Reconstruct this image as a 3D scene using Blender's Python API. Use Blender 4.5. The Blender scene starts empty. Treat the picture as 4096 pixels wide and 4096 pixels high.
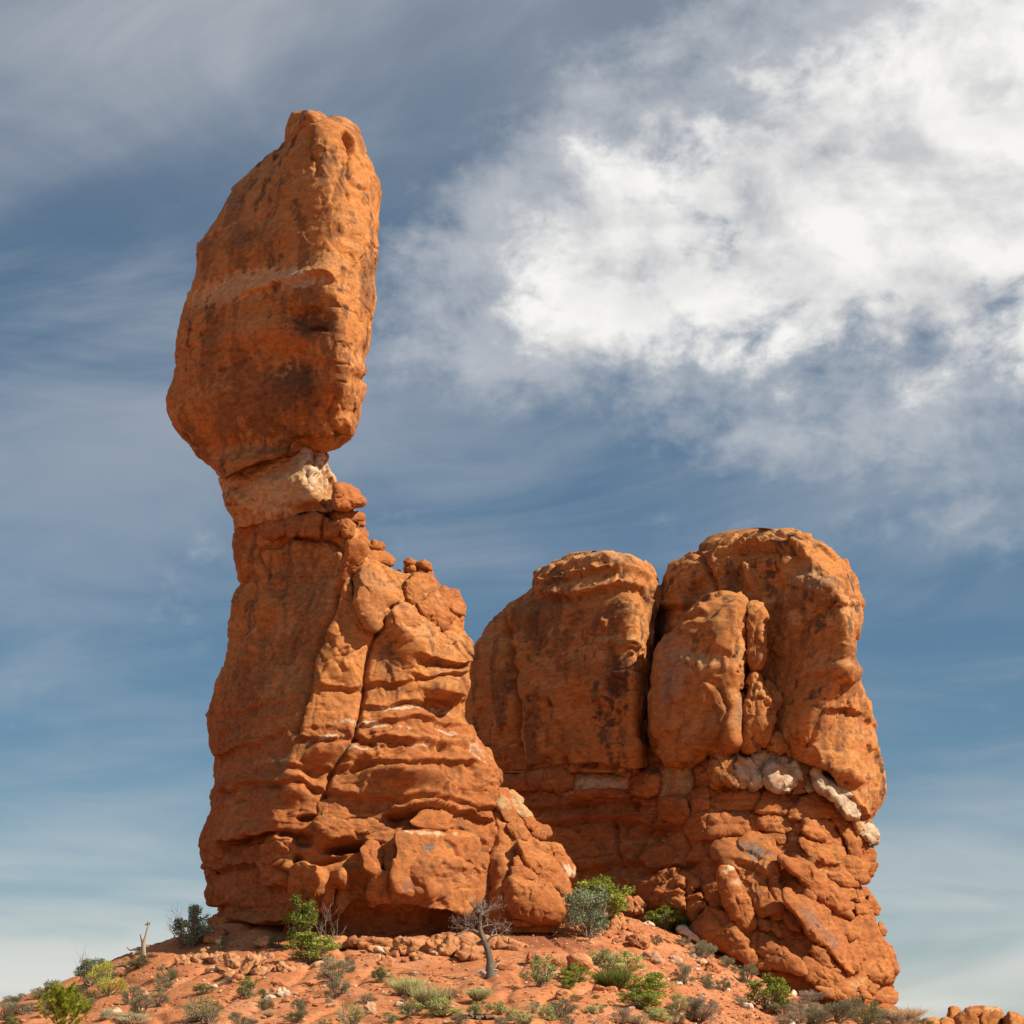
import bpy, math, random
import numpy as np
from mathutils import Vector

# ------------------------------------------------------------------ camera, sky, sun, exposure
SC = bpy.context.scene
COL = SC.collection
F = 8360.0        # focal length in units of 1/4096 of the picture width
V0 = 4320.0       # height of the eye level in the same units
cd = bpy.data.cameras.new('camera'); cam = bpy.data.objects.new('camera', cd); COL.objects.link(cam)
cam.location = (0, 0, 0); cam.rotation_euler = (math.radians(90), 0, 0)
cd.sensor_width = 36; cd.lens = 36 * F / 4096; cd.shift_y = (V0 - 2048) / 4096
cd.clip_start = 0.1; cd.clip_end = 20000
SC.camera = cam

SUN_EL, SUN_FRONT = 41.0, 18.0     # elevation; how far the sun stands towards the viewer from straight right
sdir = Vector((math.cos(math.radians(SUN_EL)) * math.cos(math.radians(SUN_FRONT)),
               -math.cos(math.radians(SUN_EL)) * math.sin(math.radians(SUN_FRONT)), math.sin(math.radians(SUN_EL))))
W = bpy.data.worlds.new('World'); SC.world = W; W.use_nodes = True
def build_world():
    nt = W.node_tree; nt.nodes.clear(); N = nt.nodes.new; L = nt.links.new
    def math_(op, a, b=None, c=None, clamp=False):
        n = N('ShaderNodeMath'); n.operation = op; n.use_clamp = clamp
        for i, x in enumerate((a, b, c)):
            if x is None: continue
            if isinstance(x, (int, float)): n.inputs[i].default_value = x
            else: L(x, n.inputs[i])
        return n.outputs[0]
    def ramp(x, a, b, lo=0.0, hi=1.0):
        n = N('ShaderNodeMapRange'); n.interpolation_type = 'SMOOTHSTEP'
        L(x, n.inputs[0]); n.inputs[1].default_value = a; n.inputs[2].default_value = b
        n.inputs[3].default_value = lo; n.inputs[4].default_value = hi
        return n.outputs[0]
    def comb(x, y, z):
        n = N('ShaderNodeCombineXYZ')
        for i, q in enumerate((x, y, z)):
            if isinstance(q, (int, float)): n.inputs[i].default_value = q
            else: L(q, n.inputs[i])
        return n.outputs[0]
    def noise(vec, scale, detail=6, rough=0.55, dist=0.0):
        n = N('ShaderNodeTexNoise'); n.inputs['Scale'].default_value = scale; n.inputs['Detail'].default_value = detail
        n.inputs['Roughness'].default_value = rough; n.inputs['Distortion'].default_value = dist
        L(vec, n.inputs['Vector']); return n.outputs[0]
    sky = N('ShaderNodeTexSky'); sky.sky_type = 'NISHITA'; sky.sun_disc = False
    sky.sun_elevation = math.radians(SUN_EL); sky.sun_rotation = math.atan2(sdir.x, sdir.y)
    sky.altitude = 1400; sky.air_density = 1.0; sky.dust_density = 0.6; sky.ozone_density = 1.6
    hsv = N('ShaderNodeHueSaturation'); hsv.inputs['Hue'].default_value = 0.488; hsv.inputs['Saturation'].default_value = 1.14; hsv.inputs['Value'].default_value = 0.70
    L(sky.outputs[0], hsv.inputs['Color'])
    tc = N('ShaderNodeTexCoord'); sp = N('ShaderNodeSeparateXYZ'); L(tc.outputs['Generated'], sp.inputs[0])
    x, y, z = sp.outputs
    az = math_('MULTIPLY', math_('ARCTAN2', x, y), 57.2958)      # degrees right of the view
    el = math_('MULTIPLY', math_('ARCSINE', z), 57.2958)
    # plane of the high cloud, seen in perspective
    zz = math_('ADD', math_('MAXIMUM', z, 0.0), 0.16)
    px = math_('DIVIDE', x, zz); py = math_('DIVIDE', y, zz)
    # thin cirrus: streaks that run nearly across the view
    a = math.radians(-16)
    qx = math_('ADD', math_('MULTIPLY', px, math.cos(a)), math_('MULTIPLY', py, math.sin(a)))
    qy = math_('SUBTRACT', math_('MULTIPLY', py, math.cos(a)), math_('MULTIPLY', px, math.sin(a)))
    v1 = comb(math_('MULTIPLY', qx, 0.60), math_('MULTIPLY', qy, 1.15), 3.1)
    c1 = noise(v1, 1.15, 7, 0.52, 0.7)
    v2 = comb(math_('MULTIPLY', qx, 1.0), math_('MULTIPLY', qy, 1.5), 7.7)
    c2 = noise(v2, 2.2, 8, 0.58, 0.9)
    veil = noise(comb(px, py, 1.3), 0.75, 3, 0.5)
    cir = math_('ADD', math_('MULTIPLY', c1, 0.60), math_('MULTIPLY', c2, 0.40))
    cir = math_('ADD', cir, math_('MULTIPLY', math_('SUBTRACT', veil, 0.5), 0.35))
    cirrus = math_('MULTIPLY', math_('MULTIPLY', ramp(cir, 0.41, 0.66), 0.72), ramp(el, 12.0, 23.0, 0.42, 1.0))
    cirrus = math_('ADD', cirrus, ramp(el, 18.0, 29.0, 0.0, 0.34))
    # broken cloud bank that climbs to the right
    ax = math_('SUBTRACT', az, 6.0); ay = math_('SUBTRACT', el, 21.9)
    cb, sb = math.cos(math.radians(10)), math.sin(math.radians(10))
    bu = math_('ADD', math_('MULTIPLY', ax, cb), math_('MULTIPLY', ay, sb))
    bv = math_('SUBTRACT', math_('MULTIPLY', ay, cb), math_('MULTIPLY', ax, sb))
    half = math_('ADD', 1.1, math_('MULTIPLY', math_('MAXIMUM', math_('ADD', bu, 9.5), 0.0), 0.23))
    across = math_('DIVIDE', math_('ABSOLUTE', bv), half)
    bank = math_('MULTIPLY', ramp(across, 0.10, 1.9, 1.0, 0.0), ramp(bu, -11.0, -3.0))
    bank = math_('MULTIPLY', bank, ramp(bu, 20.0, 38.0, 1.0, 0.0))
    n1 = noise(comb(math_('MULTIPLY', az, 0.30), math_('MULTIPLY', el, 0.44), 4.2), 1.0, 9, 0.58, 0.25)
    n2 = noise(comb(math_('MULTIPLY', az, 0.9), math_('MULTIPLY', el, 1.2), 9.2), 1.0, 6, 0.6, 0.2)
    dens = math_('ADD', math_('MULTIPLY', n1, 0.64), math_('MULTIPLY', n2, 0.36))
    puff = ramp(math_('ADD', dens, math_('MULTIPLY', math_('SUBTRACT', bank, 0.62), 0.46)), 0.42, 0.61)
    puff = math_('MULTIPLY', puff, ramp(bank, 0.02, 0.3))
    wide = math_('MULTIPLY', ramp(math_('DIVIDE', across, 1.9), 0.15, 1.5, 1.0, 0.0), ramp(bu, -14.0, -6.0))
    wide = math_('MULTIPLY', wide, ramp(bu, 20.0, 38.0, 1.0, 0.0))
    thin = math_('MULTIPLY', ramp(math_('ADD', dens, math_('MULTIPLY', math_('SUBTRACT', wide, 0.5), 0.40)), 0.38, 0.72), 0.55)
    n1o = noise(comb(math_('MULTIPLY', math_('ADD', az, 0.55), 0.30), math_('MULTIPLY', math_('ADD', el, 0.75), 0.44), 4.2), 1.0, 9, 0.58, 0.25)
    lit = math_('ADD', 0.62, math_('MULTIPLY', math_('SUBTRACT', n1, n1o), 4.2), clamp=True)
    # haze towards the horizon
    hz = ramp(el, 0.0, 9.0, 0.85, 0.0)
    mid = noise(comb(math_('MULTIPLY', az, 0.06), math_('MULTIPLY', el, 0.34), 2.2), 1.0, 5, 0.5, 0.4)
    hz = math_('MULTIPLY', hz, ramp(mid, 0.38, 0.58, 0.25, 1.35))
    lo = ramp(el, -1.0, 0.0)
    def mix(fac, c0, c1):
        n = N('ShaderNodeMix'); n.data_type = 'RGBA'; n.clamp_factor = True
        L(fac, n.inputs[0])
        for i, c in ((6, c0), (7, c1)):
            if isinstance(c, tuple): n.inputs[i].default_value = c
            else: L(c, n.inputs[i])
        return n.outputs[2]
    K = 1 / 0.1
    s = mix(cirrus, hsv.outputs[0], (0.52 * K, 0.545 * K, 0.58 * K, 1))
    s = mix(hz, s, (0.72 * K, 0.72 * K, 0.68 * K, 1))
    shade = noise(comb(math_('MULTIPLY', az, 0.22), math_('MULTIPLY', el, 0.40), 6.0), 1.0, 5, 0.55)
    s = mix(thin, s, (0.70 * K, 0.70 * K, 0.71 * K, 1))
    pc = mix(math_('ADD', math_('MULTIPLY', ramp(shade, 0.30, 0.62), 0.45), math_('MULTIPLY', lit, 0.62), clamp=True), (0.50 * K, 0.51 * K, 0.54 * K, 1), (0.92 * K, 0.91 * K, 0.88 * K, 1))
    s = mix(puff, s, pc)
    bg = N('ShaderNodeBackground'); bg.inputs['Strength'].default_value = 0.060
    L(s, bg.inputs['Color'])
    o = N('ShaderNodeOutputWorld'); L(bg.outputs[0], o.inputs['Surface'])
build_world()
W.cycles.sampling_method = 'MANUAL'; W.cycles.sample_map_resolution = 512
sl = bpy.data.lights.new('sun', 'SUN'); sl.energy = 5.0; sl.angle = math.radians(0.55); sl.color = (1.0, 0.89, 0.72)
so = bpy.data.objects.new('sun', sl); COL.objects.link(so)
so.rotation_euler = sdir.to_track_quat('Z', 'Y').to_euler(); so.location = (60, 20, 60)
vs = SC.view_settings; vs.view_transform = 'Standard'; vs.look = 'None'; vs.gamma = 1; vs.exposure = 0.75
SC.cycles.max_bounces = 6; SC.cycles.diffuse_bounces = 4; SC.cycles.glossy_bounces = 1
SC.cycles.transmission_bounces = 2; SC.cycles.transparent_max_bounces = 4
SC.cycles.use_denoising = True

# ------------------------------------------------------------------ numeric helpers
RNG = np.random.default_rng(7); random.seed(7)
PERM = np.tile(RNG.permutation(256).astype(np.int32), 3)
_g = RNG.normal(size=(256, 3)); GRAD = (_g / np.linalg.norm(_g, axis=1)[:, None]).astype(np.float32)
def perlin(p):
    p = np.asarray(p, np.float32)
    i0 = np.floor(p).astype(np.int32); f = p - i0; i0 &= 255
    w = f * f * f * (f * (f * 6 - 15) + 10)
    X, Y, Z = i0[:, 0], i0[:, 1], i0[:, 2]
    out = 0
    for dx in (0, 1):
        a = PERM[X + dx]; wx = w[:, 0] if dx else 1 - w[:, 0]
        for dy in (0, 1):
            b = PERM[a + Y + dy]; wy = wx * (w[:, 1] if dy else 1 - w[:, 1])
            for dz in (0, 1):
                g = GRAD[PERM[b + Z + dz]]
                dot = g[:, 0] * (f[:, 0] - dx) + g[:, 1] * (f[:, 1] - dy) + g[:, 2] * (f[:, 2] - dz)
                out = out + dot * wy * (w[:, 2] if dz else 1 - w[:, 2])
    return out * 1.6
def fbm(p, o=4, r=0.5, lac=2.03):
    s = 0; a = 1.0
    for k in range(o):
        s = s + a * perlin(p + 17.3 * k); p = p * lac; a *= r
    return s
def worley(p, jitter=0.95):
    """distance to the nearest and second nearest point and a random number and vector of the nearest cell"""
    p = np.asarray(p, np.float32); i0 = np.floor(p).astype(np.int32); n = len(p)
    f1 = np.full(n, 9e9, np.float32); f2 = f1.copy(); cid = np.zeros(n, np.int32); cv = np.zeros((n, 3), np.float32)
    for dx in (-1, 0, 1):
        for dy in (-1, 0, 1):
            for dz in (-1, 0, 1):
                c = i0 + np.array([dx, dy, dz], np.int32); m = c & 255
                h = PERM[PERM[PERM[m[:, 0]] + m[:, 1]] + m[:, 2]]
                q = c + 0.5 + jitter * 0.5 * GRAD[h] * 1.2
                v = p - q; d = (v * v).sum(1)
                lt = d < f1
                f2 = np.where(lt, f1, np.minimum(f2, d)); f1 = np.where(lt, d, f1)
                cid = np.where(lt, h, cid); cv[lt] = v[lt]
    return np.sqrt(f1), np.sqrt(f2), cid, cv
def sstep(x, a, b):
    t = np.clip((x - a) / (b - a), 0, 1); return t * t * (3 - 2 * t)
def P3(u, v, d):
    u, v, d = np.broadcast_arrays(np.asarray(u, float), np.asarray(v, float), np.asarray(d, float))
    return np.stack([(u - 2048) / F * d, d, (V0 - v) / F * d], -1)
def uv_of(p): return 2048 + F * p[:, 0] / p[:, 1], V0 - F * p[:, 2] / p[:, 1]
def gsmooth(a, s, axis, wrap=False):
    if s <= 0: return a
    r = int(3 * s + 1); k = np.exp(-0.5 * (np.arange(-r, r + 1) / s) ** 2); k /= k.sum()
    pad = [(0, 0)] * a.ndim; pad[axis] = (r, r)
    b = np.pad(a, pad, mode='wrap' if wrap else 'reflect', **({} if wrap else {'reflect_type': 'odd'}))
    out = 0
    for i, w in enumerate(k):
        sl_ = [slice(None)] * a.ndim; sl_[axis] = slice(i, i + a.shape[axis]); out = out + w * b[tuple(sl_)]
    return out

# ------------------------------------------------------------------ mesh helpers
def mesh_from(name, verts, quads, mat, col=None, tris=None, smooth=True, mats=None, midx=None):
    me = bpy.data.meshes.new(name)
    verts = np.asarray(verts, np.float32)
    me.vertices.add(len(verts)); me.vertices.foreach_set('co', verts.ravel())
    q = np.asarray(quads, np.int32).reshape(-1, 4) if quads is not None and len(quads) else np.zeros((0, 4), np.int32)
    t = np.asarray(tris, np.int32).reshape(-1, 3) if tris is not None and len(tris) else np.zeros((0, 3), np.int32)
    me.loops.add(q.size + t.size); me.loops.foreach_set('vertex_index', np.concatenate([q.ravel(), t.ravel()]))
    me.polygons.add(len(q) + len(t))
    me.polygons.foreach_set('loop_start', np.concatenate([np.arange(len(q)) * 4, q.size + np.arange(len(t)) * 3]).astype(np.int32))
    me.update(calc_edges=True)
    me.polygons.foreach_set('use_smooth', np.full(len(q) + len(t), smooth))
    if col is not None:
        at = me.attributes.new('Col', 'FLOAT_COLOR', 'POINT')
        c = np.ones((len(verts), 4), np.float32); c[:, :3] = col; at.data.foreach_set('color', c.ravel())
    for m in (mats or [mat]): me.materials.append(m)
    if midx is not None: me.polygons.foreach_set('material_index', np.asarray(midx, np.int32))
    me.validate(); me.update()
    return me
def put(name, me, loc=(0, 0, 0), parent=None, **props):
    o = bpy.data.objects.new(name, me); COL.objects.link(o); o.location = loc
    if parent is not None: o.parent = parent
    for k, v in props.items(): o[k] = v
    return o
def empty(name, loc, **props):
    o = put(name, None, loc, **props); o.empty_display_size = 0.5; return o
def put_world(name, verts, quads, mat, col=None, parent=None, tris=None, smooth=True, **props):
    verts = np.asarray(verts, float); c = np.array([(verts[:, 0].min() + verts[:, 0].max()) / 2, (verts[:, 1].min() + verts[:, 1].max()) / 2, verts[:, 2].min()])
    me = mesh_from(name, verts - c, quads, mat, col, tris, smooth)
    off = np.array(parent.location) if parent is not None else np.zeros(3)
    return put(name, me, tuple(c - off), parent, **props)
def grid_quads(nr, nc, wrap):
    i = np.arange(nr - 1)[:, None] * nc; j = np.arange(nc if wrap else nc - 1)[None, :]
    j2 = (j + 1) % nc
    return np.stack([i + j, i + nc + j, i + nc + j2, i + j2], -1).reshape(-1, 4)
def grid_normals(G):
    dr = np.gradient(G, axis=0); dc = np.roll(G, -1, 1) - np.roll(G, 1, 1)
    n = np.cross(dc, dr); n /= np.linalg.norm(n, axis=-1, keepdims=True) + 1e-9
    return n

# ------------------------------------------------------------------ materials
def rock_material(name, bump=1.0, scale=1.0, attr=True, base=(0.45, 0.2, 0.08), rough=0.92):
    m = bpy.data.materials.new(name); m.use_nodes = True; nt = m.node_tree; nt.nodes.clear(); N = nt.nodes.new; L = nt.links.new
    out = N('ShaderNodeOutputMaterial'); b = N('ShaderNodeBsdfPrincipled'); L(b.outputs[0], out.inputs[0])
    b.inputs['Roughness'].default_value = rough; b.inputs['Specular IOR Level'].default_value = 0.15
    geo = N('ShaderNodeNewGeometry')
    pos = geo.outputs['Position']
    if attr:
        at = N('ShaderNodeAttribute'); at.attribute_name = 'Col'; base_c = at.outputs['Color']
    else:
        rgb = N('ShaderNodeRGB'); rgb.outputs[0].default_value = (*base, 1); base_c = rgb.outputs[0]
    def noise(sc, det, ro=0.6, vec=None, dist=0.0):
        n = N('ShaderNodeTexNoise'); n.inputs['Scale'].default_value = sc * scale; n.inputs['Detail'].default_value = det
        n.inputs['Roughness'].default_value = ro; n.inputs['Distortion'].default_value = dist; L(vec or pos, n.inputs['Vector']); return n.outputs[0]
    def mapr(x, a, c, lo, hi):
        n = N('ShaderNodeMapRange'); L(x, n.inputs[0]); n.inputs[1].default_value = a; n.inputs[2].default_value = c
        n.inputs[3].default_value = lo; n.inputs[4].default_value = hi; return n.outputs[0]
    mp = N('ShaderNodeMapping'); mp.inputs['Scale'].default_value = (1, 1, 2.4); L(pos, mp.inputs['Vector'])
    n1 = noise(2.4, 8, 0.68, mp.outputs[0], 0.4); n2 = noise(11.0, 5, 0.65)
    mul = N('ShaderNodeMath'); mul.operation = 'MULTIPLY'
    L(mapr(n1, 0.3, 0.7, 0.64, 1.32), mul.inputs[0]); L(mapr(n2, 0.3, 0.7, 0.80, 1.18), mul.inputs[1])
    vm = N('ShaderNodeVectorMath'); vm.operation = 'SCALE'; L(base_c, vm.inputs[0]); L(mul.outputs[0], vm.inputs['Scale'])
    L(vm.outputs[0], b.inputs['Base Color'])
    nb = noise(3.2, 10, 0.72, mp.outputs[0], 0.3)
    bp = N('ShaderNodeBump'); bp.inputs['Strength'].default_value = 0.9; bp.inputs['Distance'].default_value = 0.075 * bump / scale
    pm = noise(0.45, 3, 0.5); sm = N('ShaderNodeMath'); sm.operation = 'MULTIPLY'; L(mapr(pm, 0.42, 0.62, 0.15, 1.0), sm.inputs[0]); sm.inputs[1].default_value = 0.9; L(sm.outputs[0], bp.inputs['Strength']); L(nb, bp.inputs['Height']); L(bp.outputs[0], b.inputs['Normal'])
    return m
ROCK = rock_material('sandstone')
STONE = rock_material('loose_stone', 0.5, 2.0)
SOIL = rock_material('red_soil', 1.0, 2.6)

C_OR = np.array([0.362, 0.144, 0.044]); C_RED = np.array([0.275, 0.092, 0.030]); C_PALE = np.array([0.46, 0.275, 0.135])
C_WHITE = np.array([0.53, 0.40, 0.28]); C_DARK = np.array([0.088, 0.047, 0.03]); C_BROWN = np.array([0.185, 0.078, 0.032])
C_GREY = np.array([0.145, 0.108, 0.09]); C_TAN = np.array([0.39, 0.192, 0.078]); C_LICH = np.array([0.50, 0.22, 0.02])
def blend(c, other, m): return c * (1 - m[:, None]) + other * m[:, None]

# ------------------------------------------------------------------ carved features, given on the face of a rock
def poly_dist(u, v, pts):
    best = np.full(len(u), 1e9)
    for (x0, y0), (x1, y1) in zip(pts[:-1], pts[1:]):
        dx, dy = x1 - x0, y1 - y0; t = np.clip(((u - x0) * dx + (v - y0) * dy) / (dx * dx + dy * dy + 1e-9), 0, 1)
        best = np.minimum(best, np.hypot(u - x0 - t * dx, v - y0 - t * dy))
    return best
def carve(u, v, feats):
    """u, v: place on the face; returns a displacement in metres"""
    out = np.zeros(len(u))
    for ft in feats:
        k = ft[0]
        if k == 'crack':                     # width, depth, points
            _, w, dep, pts = ft; pa = np.array(pts, float)
            m = (u > pa[:, 0].min() - 4 * w) & (u < pa[:, 0].max() + 4 * w) & (v > pa[:, 1].min() - 4 * w) & (v < pa[:, 1].max() + 4 * w)
            if m.any():
                dd = poly_dist(u[m], v[m], pts); out[m] -= dep * (0.72 * np.exp(-(dd / w) ** 2) + 0.28 * np.exp(-(dd / (2.6 * w)) ** 2))
        elif k == 'pit':                     # u, v, ru, rv, angle, height (negative = hollow), hardness
            _, cu, cv, ru, rv, an, h, hd = ft
            c, s = math.cos(math.radians(an)), math.sin(math.radians(an))
            du, dv = u - cu, v - cv
            q = np.sqrt(((du * c + dv * s) / ru) ** 2 + ((-du * s + dv * c) / rv) ** 2)
            out += h * (1 - sstep(q, hd, 1.0))
        elif k == 'ledge':                   # points left to right, height above, reach above, depth below, reach below
            _, pts, hu, wu, hd, wd = ft; pa = np.array(pts, float)
            m = (u > pa[0, 0] - 30) & (u < pa[-1, 0] + 30) & (v > pa[:, 1].min() - 4 * wu - 20) & (v < pa[:, 1].max() + 4 * wd + 20)
            if m.any():
                um = u[m]; dv = v[m] - np.interp(um, pa[:, 0], pa[:, 1])
                tap = sstep(um, pa[0, 0] - 20, pa[0, 0] + 40) * (1 - sstep(um, pa[-1, 0] - 40, pa[-1, 0] + 20))
                o = np.where(dv < 0, hu * np.exp(np.minimum(dv, 0) / wu), -hd * np.exp(-np.maximum(dv, 0) / wd) * sstep(dv, 0, 14) + hu * (1 - sstep(dv, 0, 14)))
                out[m] += o * tap
    return out
def paint(c, u, v, nz, marks):
    for cu, cv, ru, rv, an, colr, st, hard in marks:
        cc, ss = math.cos(math.radians(an)), math.sin(math.radians(an)); du, dv = u - cu, v - cv
        q = np.sqrt(((du * cc + dv * ss) / ru) ** 2 + ((-du * ss + dv * cc) / rv) ** 2) + nz * 0.55
        c = blend(c, colr, st * (1 - sstep(q, hard, hard + 0.35)))
    return c

HOST = {}
def loft(name, ribs, rows, back, sig, mid=None, ncol=320, disp=None, colour=None, parent=None, mat=None, keep=None, **props):
    """rock mass swept through ribs (each a list of (u, v, depth) from top to bottom), left to right across the front, closed behind"""
    vv = np.linspace(rows[0], rows[1], rows[2]); R = []
    for rb in ribs:
        a = np.array(rb, float); R.append((np.interp(vv, a[:, 1], a[:, 0]), np.interp(vv, a[:, 1], a[:, 2])))
    if mid:                                   # extra ribs between two ribs: (index, fraction, outward swell)
        for (i, fr, sw) in sorted(mid, key=lambda q: -(q[0] + q[1])):
            (u0, d0), (u1, d1) = R[i], R[i + 1]
            R.insert(i + 1, (u0 + (u1 - u0) * fr, d0 + (d1 - d0) * fr - sw * np.clip((u1 - u0) / 200, 0, 1)))
    uL, dL = R[0]; uR, dR = R[-1]; w = uR - uL
    B = back * np.clip(w / w.max(), 0.05, 1)
    ring = R + [(uR - 0.06 * w, dR + 0.5 * B), (uR - 0.28 * w, dR + B), (uL + 0.28 * w, dL + B), (uL + 0.06 * w, dL + 0.5 * B)]
    U = np.stack([r[0] for r in ring], 1); D = np.stack([r[1] for r in ring], 1); nf = len(R)
    G = np.zeros((len(vv), ncol, 2))
    Uc = np.concatenate([U, U[:, :1]], 1); Dc = np.concatenate([D, D[:, :1]], 1)
    K = F / 100.0
    for i in range(len(vv)):
        seg = np.hypot(np.diff(Uc[i]) / K, np.diff(Dc[i])) + 1e-4
        seg[nf:nf + 3] *= 0.22; seg[nf - 1] *= 0.6; seg[-1] *= 0.6
        s = np.concatenate([[0], np.cumsum(seg)]); t = np.linspace(0, s[-1], ncol, endpoint=False)
        G[i, :, 0] = np.interp(t, s, Uc[i]); G[i, :, 1] = np.interp(t, s, Dc[i])
    per = (w.max() / K * 2.4) / ncol
    G = gsmooth(G, sig / per, 1, True); G = gsmooth(G, 1.6, 0)
    lo = G[:, :, 0].min(1, keepdims=True); hi = G[:, :, 0].max(1, keepdims=True)
    uLs = gsmooth(uL[:, None], 0.8, 0); uRs = gsmooth(uR[:, None], 0.8, 0)
    G[:, :, 0] = uLs + (G[:, :, 0] - lo) / (hi - lo + 1e-6) * (uRs - uLs)
    P = P3(G[:, :, 0], vv[:, None], G[:, :, 1])
    Nn = grid_normals(P)
    if Nn[len(vv) // 2, ncol // 4, 1] > 0: pass
    mid_n = (Nn * (P - P.mean(1, keepdims=True))).sum(-1)
    if np.median(mid_n) < 0: Nn = -Nn; flip = True
    else: flip = False
    p = P.reshape(-1, 3); n = Nn.reshape(-1, 3)
    u, v = uv_of(p); front = sstep(-n[:, 1], -0.35, 0.15)
    if disp is not None:
        dd = disp(p, n, u, v, front)
        edge = np.minimum(np.arange(len(vv)), np.arange(len(vv))[::-1]); edge = sstep(edge, 0, 6)
        p = p + n * (dd.reshape(len(vv), ncol) * edge[:, None]).reshape(-1, 1)
    P = p.reshape(len(vv), ncol, 3)
    HOST[name] = (u.reshape(P.shape[:2]), v.reshape(P.shape[:2]), P[:, :, 1], front.reshape(P.shape[:2]))
    q = grid_quads(len(vv), ncol, True)
    if flip: q = q[:, ::-1]
    top, bot = P[0].mean(0), P[-1].mean(0); nv = len(p)
    verts = np.concatenate([p, [top, bot]])
    j = np.arange(ncol); j2 = (j + 1) % ncol
    t1 = np.stack([np.full(ncol, nv), j, j2], 1); t2 = np.stack([np.full(ncol, nv + 1), (len(vv) - 1) * ncol + j2, (len(vv) - 1) * ncol + j], 1)
    tr = np.concatenate([t1, t2]); tr = tr[:, ::-1] if flip else tr
    Nn2 = grid_normals(P).reshape(-1, 3) * (-1 if flip else 1)
    c = colour(p, Nn2, u, v, front) if colour else np.tile(C_OR, (nv, 1))
    c = np.concatenate([c, c[:1], c[-1:]])
    return put_world(name if not keep else keep, verts, q, mat or ROCK, c, parent, tr, **props)
def host_depth(host, u, v):
    HU, HV, HD, HF = HOST[host]; q = (HU - u) ** 2 + (HV - v) ** 2 + np.where(HF > 0.5, 0, 1e9)
    k = np.argsort(q.ravel())[:6]; return float(HD.ravel()[k].mean())

def T(x0, y0, s, pts): return [(x0 + a / s, y0 + b / s) for a, b in pts]
SEED = [0]
def pillow(name, outline, d, thick, n=2.6, tilt=(0, 0), back=None, rough=1.0, colour=None, parent=None, mat=None, res=4.0, facet=1.0, strat=0.0, jag=1.0, feats=None, make=True, **props):
    """rounded block with the given outline at depth d; thick = how far the front stands out from that plane"""
    SEED[0] += 1; so_ = SEED[0] * 13.7
    o = np.array(outline, float); x, y = o[:, 0], o[:, 1]; x2, y2 = np.roll(x, -1), np.roll(y, -1)
    cr = x * y2 - x2 * y; A = cr.sum() / 2; cx = ((x + x2) * cr).sum() / (6 * A); cy = ((y + y2) * cr).sum() / (6 * A)
    size = math.sqrt(abs(A)); per = np.hypot(x2 - x, y2 - y).sum()
    nt = int(np.clip(per / res, 28, 200)); nr = int(np.clip(size * 1.1 / res, 10, 90))
    th = np.linspace(0, 2 * math.pi, nt, endpoint=False); c, s = np.cos(th), np.sin(th)
    r = np.zeros(nt)
    for i in range(len(o)):
        ax, ay = x[i] - cx, y[i] - cy; bx, by = x2[i] - x[i], y2[i] - y[i]
        den = c * by - s * bx; den = np.where(np.abs(den) < 1e-9, 1e-9, den)
        tt = (ax * by - ay * bx) / den; ss = (ax * s - ay * c) / den
        ok = (tt > 0) & (ss >= -1e-6) & (ss <= 1 + 1e-6); r = np.where(ok, np.maximum(r, tt), r)
    r = np.where(r == 0, r.mean(), r)
    r = gsmooth(r[None], 0.8 + 0.004 * nt, 1, True)[0]
    r = r * (1 + 0.04 * jag * fbm(np.stack([c * 2.2 + so_, s * 2.2, np.zeros(nt)], 1), 3))
    ph = np.linspace(-math.pi / 2, math.pi / 2, nr); back = thick * 0.8 if back is None else back
    sr = np.abs(np.cos(ph)) ** (2 / n); tz = np.abs(np.sin(ph)) ** (2 / n) * np.sign(np.sin(ph))
    U = cx + sr[:, None] * r * c; V = cy + sr[:, None] * r * s
    dep = np.where(tz < 0, tz * thick, tz * back)[:, None] + np.zeros_like(U)
    m = d / F
    Dp = d + dep + tilt[0] * (U - cx) * m + tilt[1] * (V - cy) * m
    G = P3(U, V, Dp); Nn = grid_normals(G); ctr = G.mean((0, 1))
    if np.median((Nn * (G - ctr)).sum(-1)) < 0: Nn = -Nn; flip = True
    else: flip = False
    p = G.reshape(-1, 3); nn = Nn.reshape(-1, 3); sz = size * m
    u, v = uv_of(p)
    q = p + .35 * so_
    dd = 0.055 * sz ** 0.8 * rough * fbm(q * (1.3 / max(sz, 0.3)), 4, 0.55) + flakes(q, 1.1 / max(sz, .5), 1.2, .05 * sz ** .8)
    f1, f2, cid, cv = worley(q * (1.5 / max(sz, 0.35)) + 0.15 * fbm(q * 2, 2)[:, None])
    pl = (cv * GRAD[(cid * 7 + 3) & 255]).sum(1)
    dd += facet * sz ** 0.8 * (0.10 * pl - 0.012 * np.exp(-((f2 - f1) / 0.06) ** 2))
    if strat: dd += strat * 0.05 * perlin(np.stack([q[:, 0] * .3, q[:, 1] * .3, q[:, 2] * 5.0 / max(sz, .3) ** .5], 1))
    if feats: dd += carve(u, v, feats) * sstep(-nn[:, 1], -0.2, 0.3)
    p = p + nn * dd[:, None]
    c_ = colour(p, nn, u, v, None) if colour else np.tile(C_OR, (len(p), 1))
    qd = grid_quads(nr, nt, True); qd = qd[:, ::-1] if flip else qd
    if not make: return p, qd, c_
    return put_world(name, p, qd, mat or ROCK, c_, parent, **props)

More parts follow.
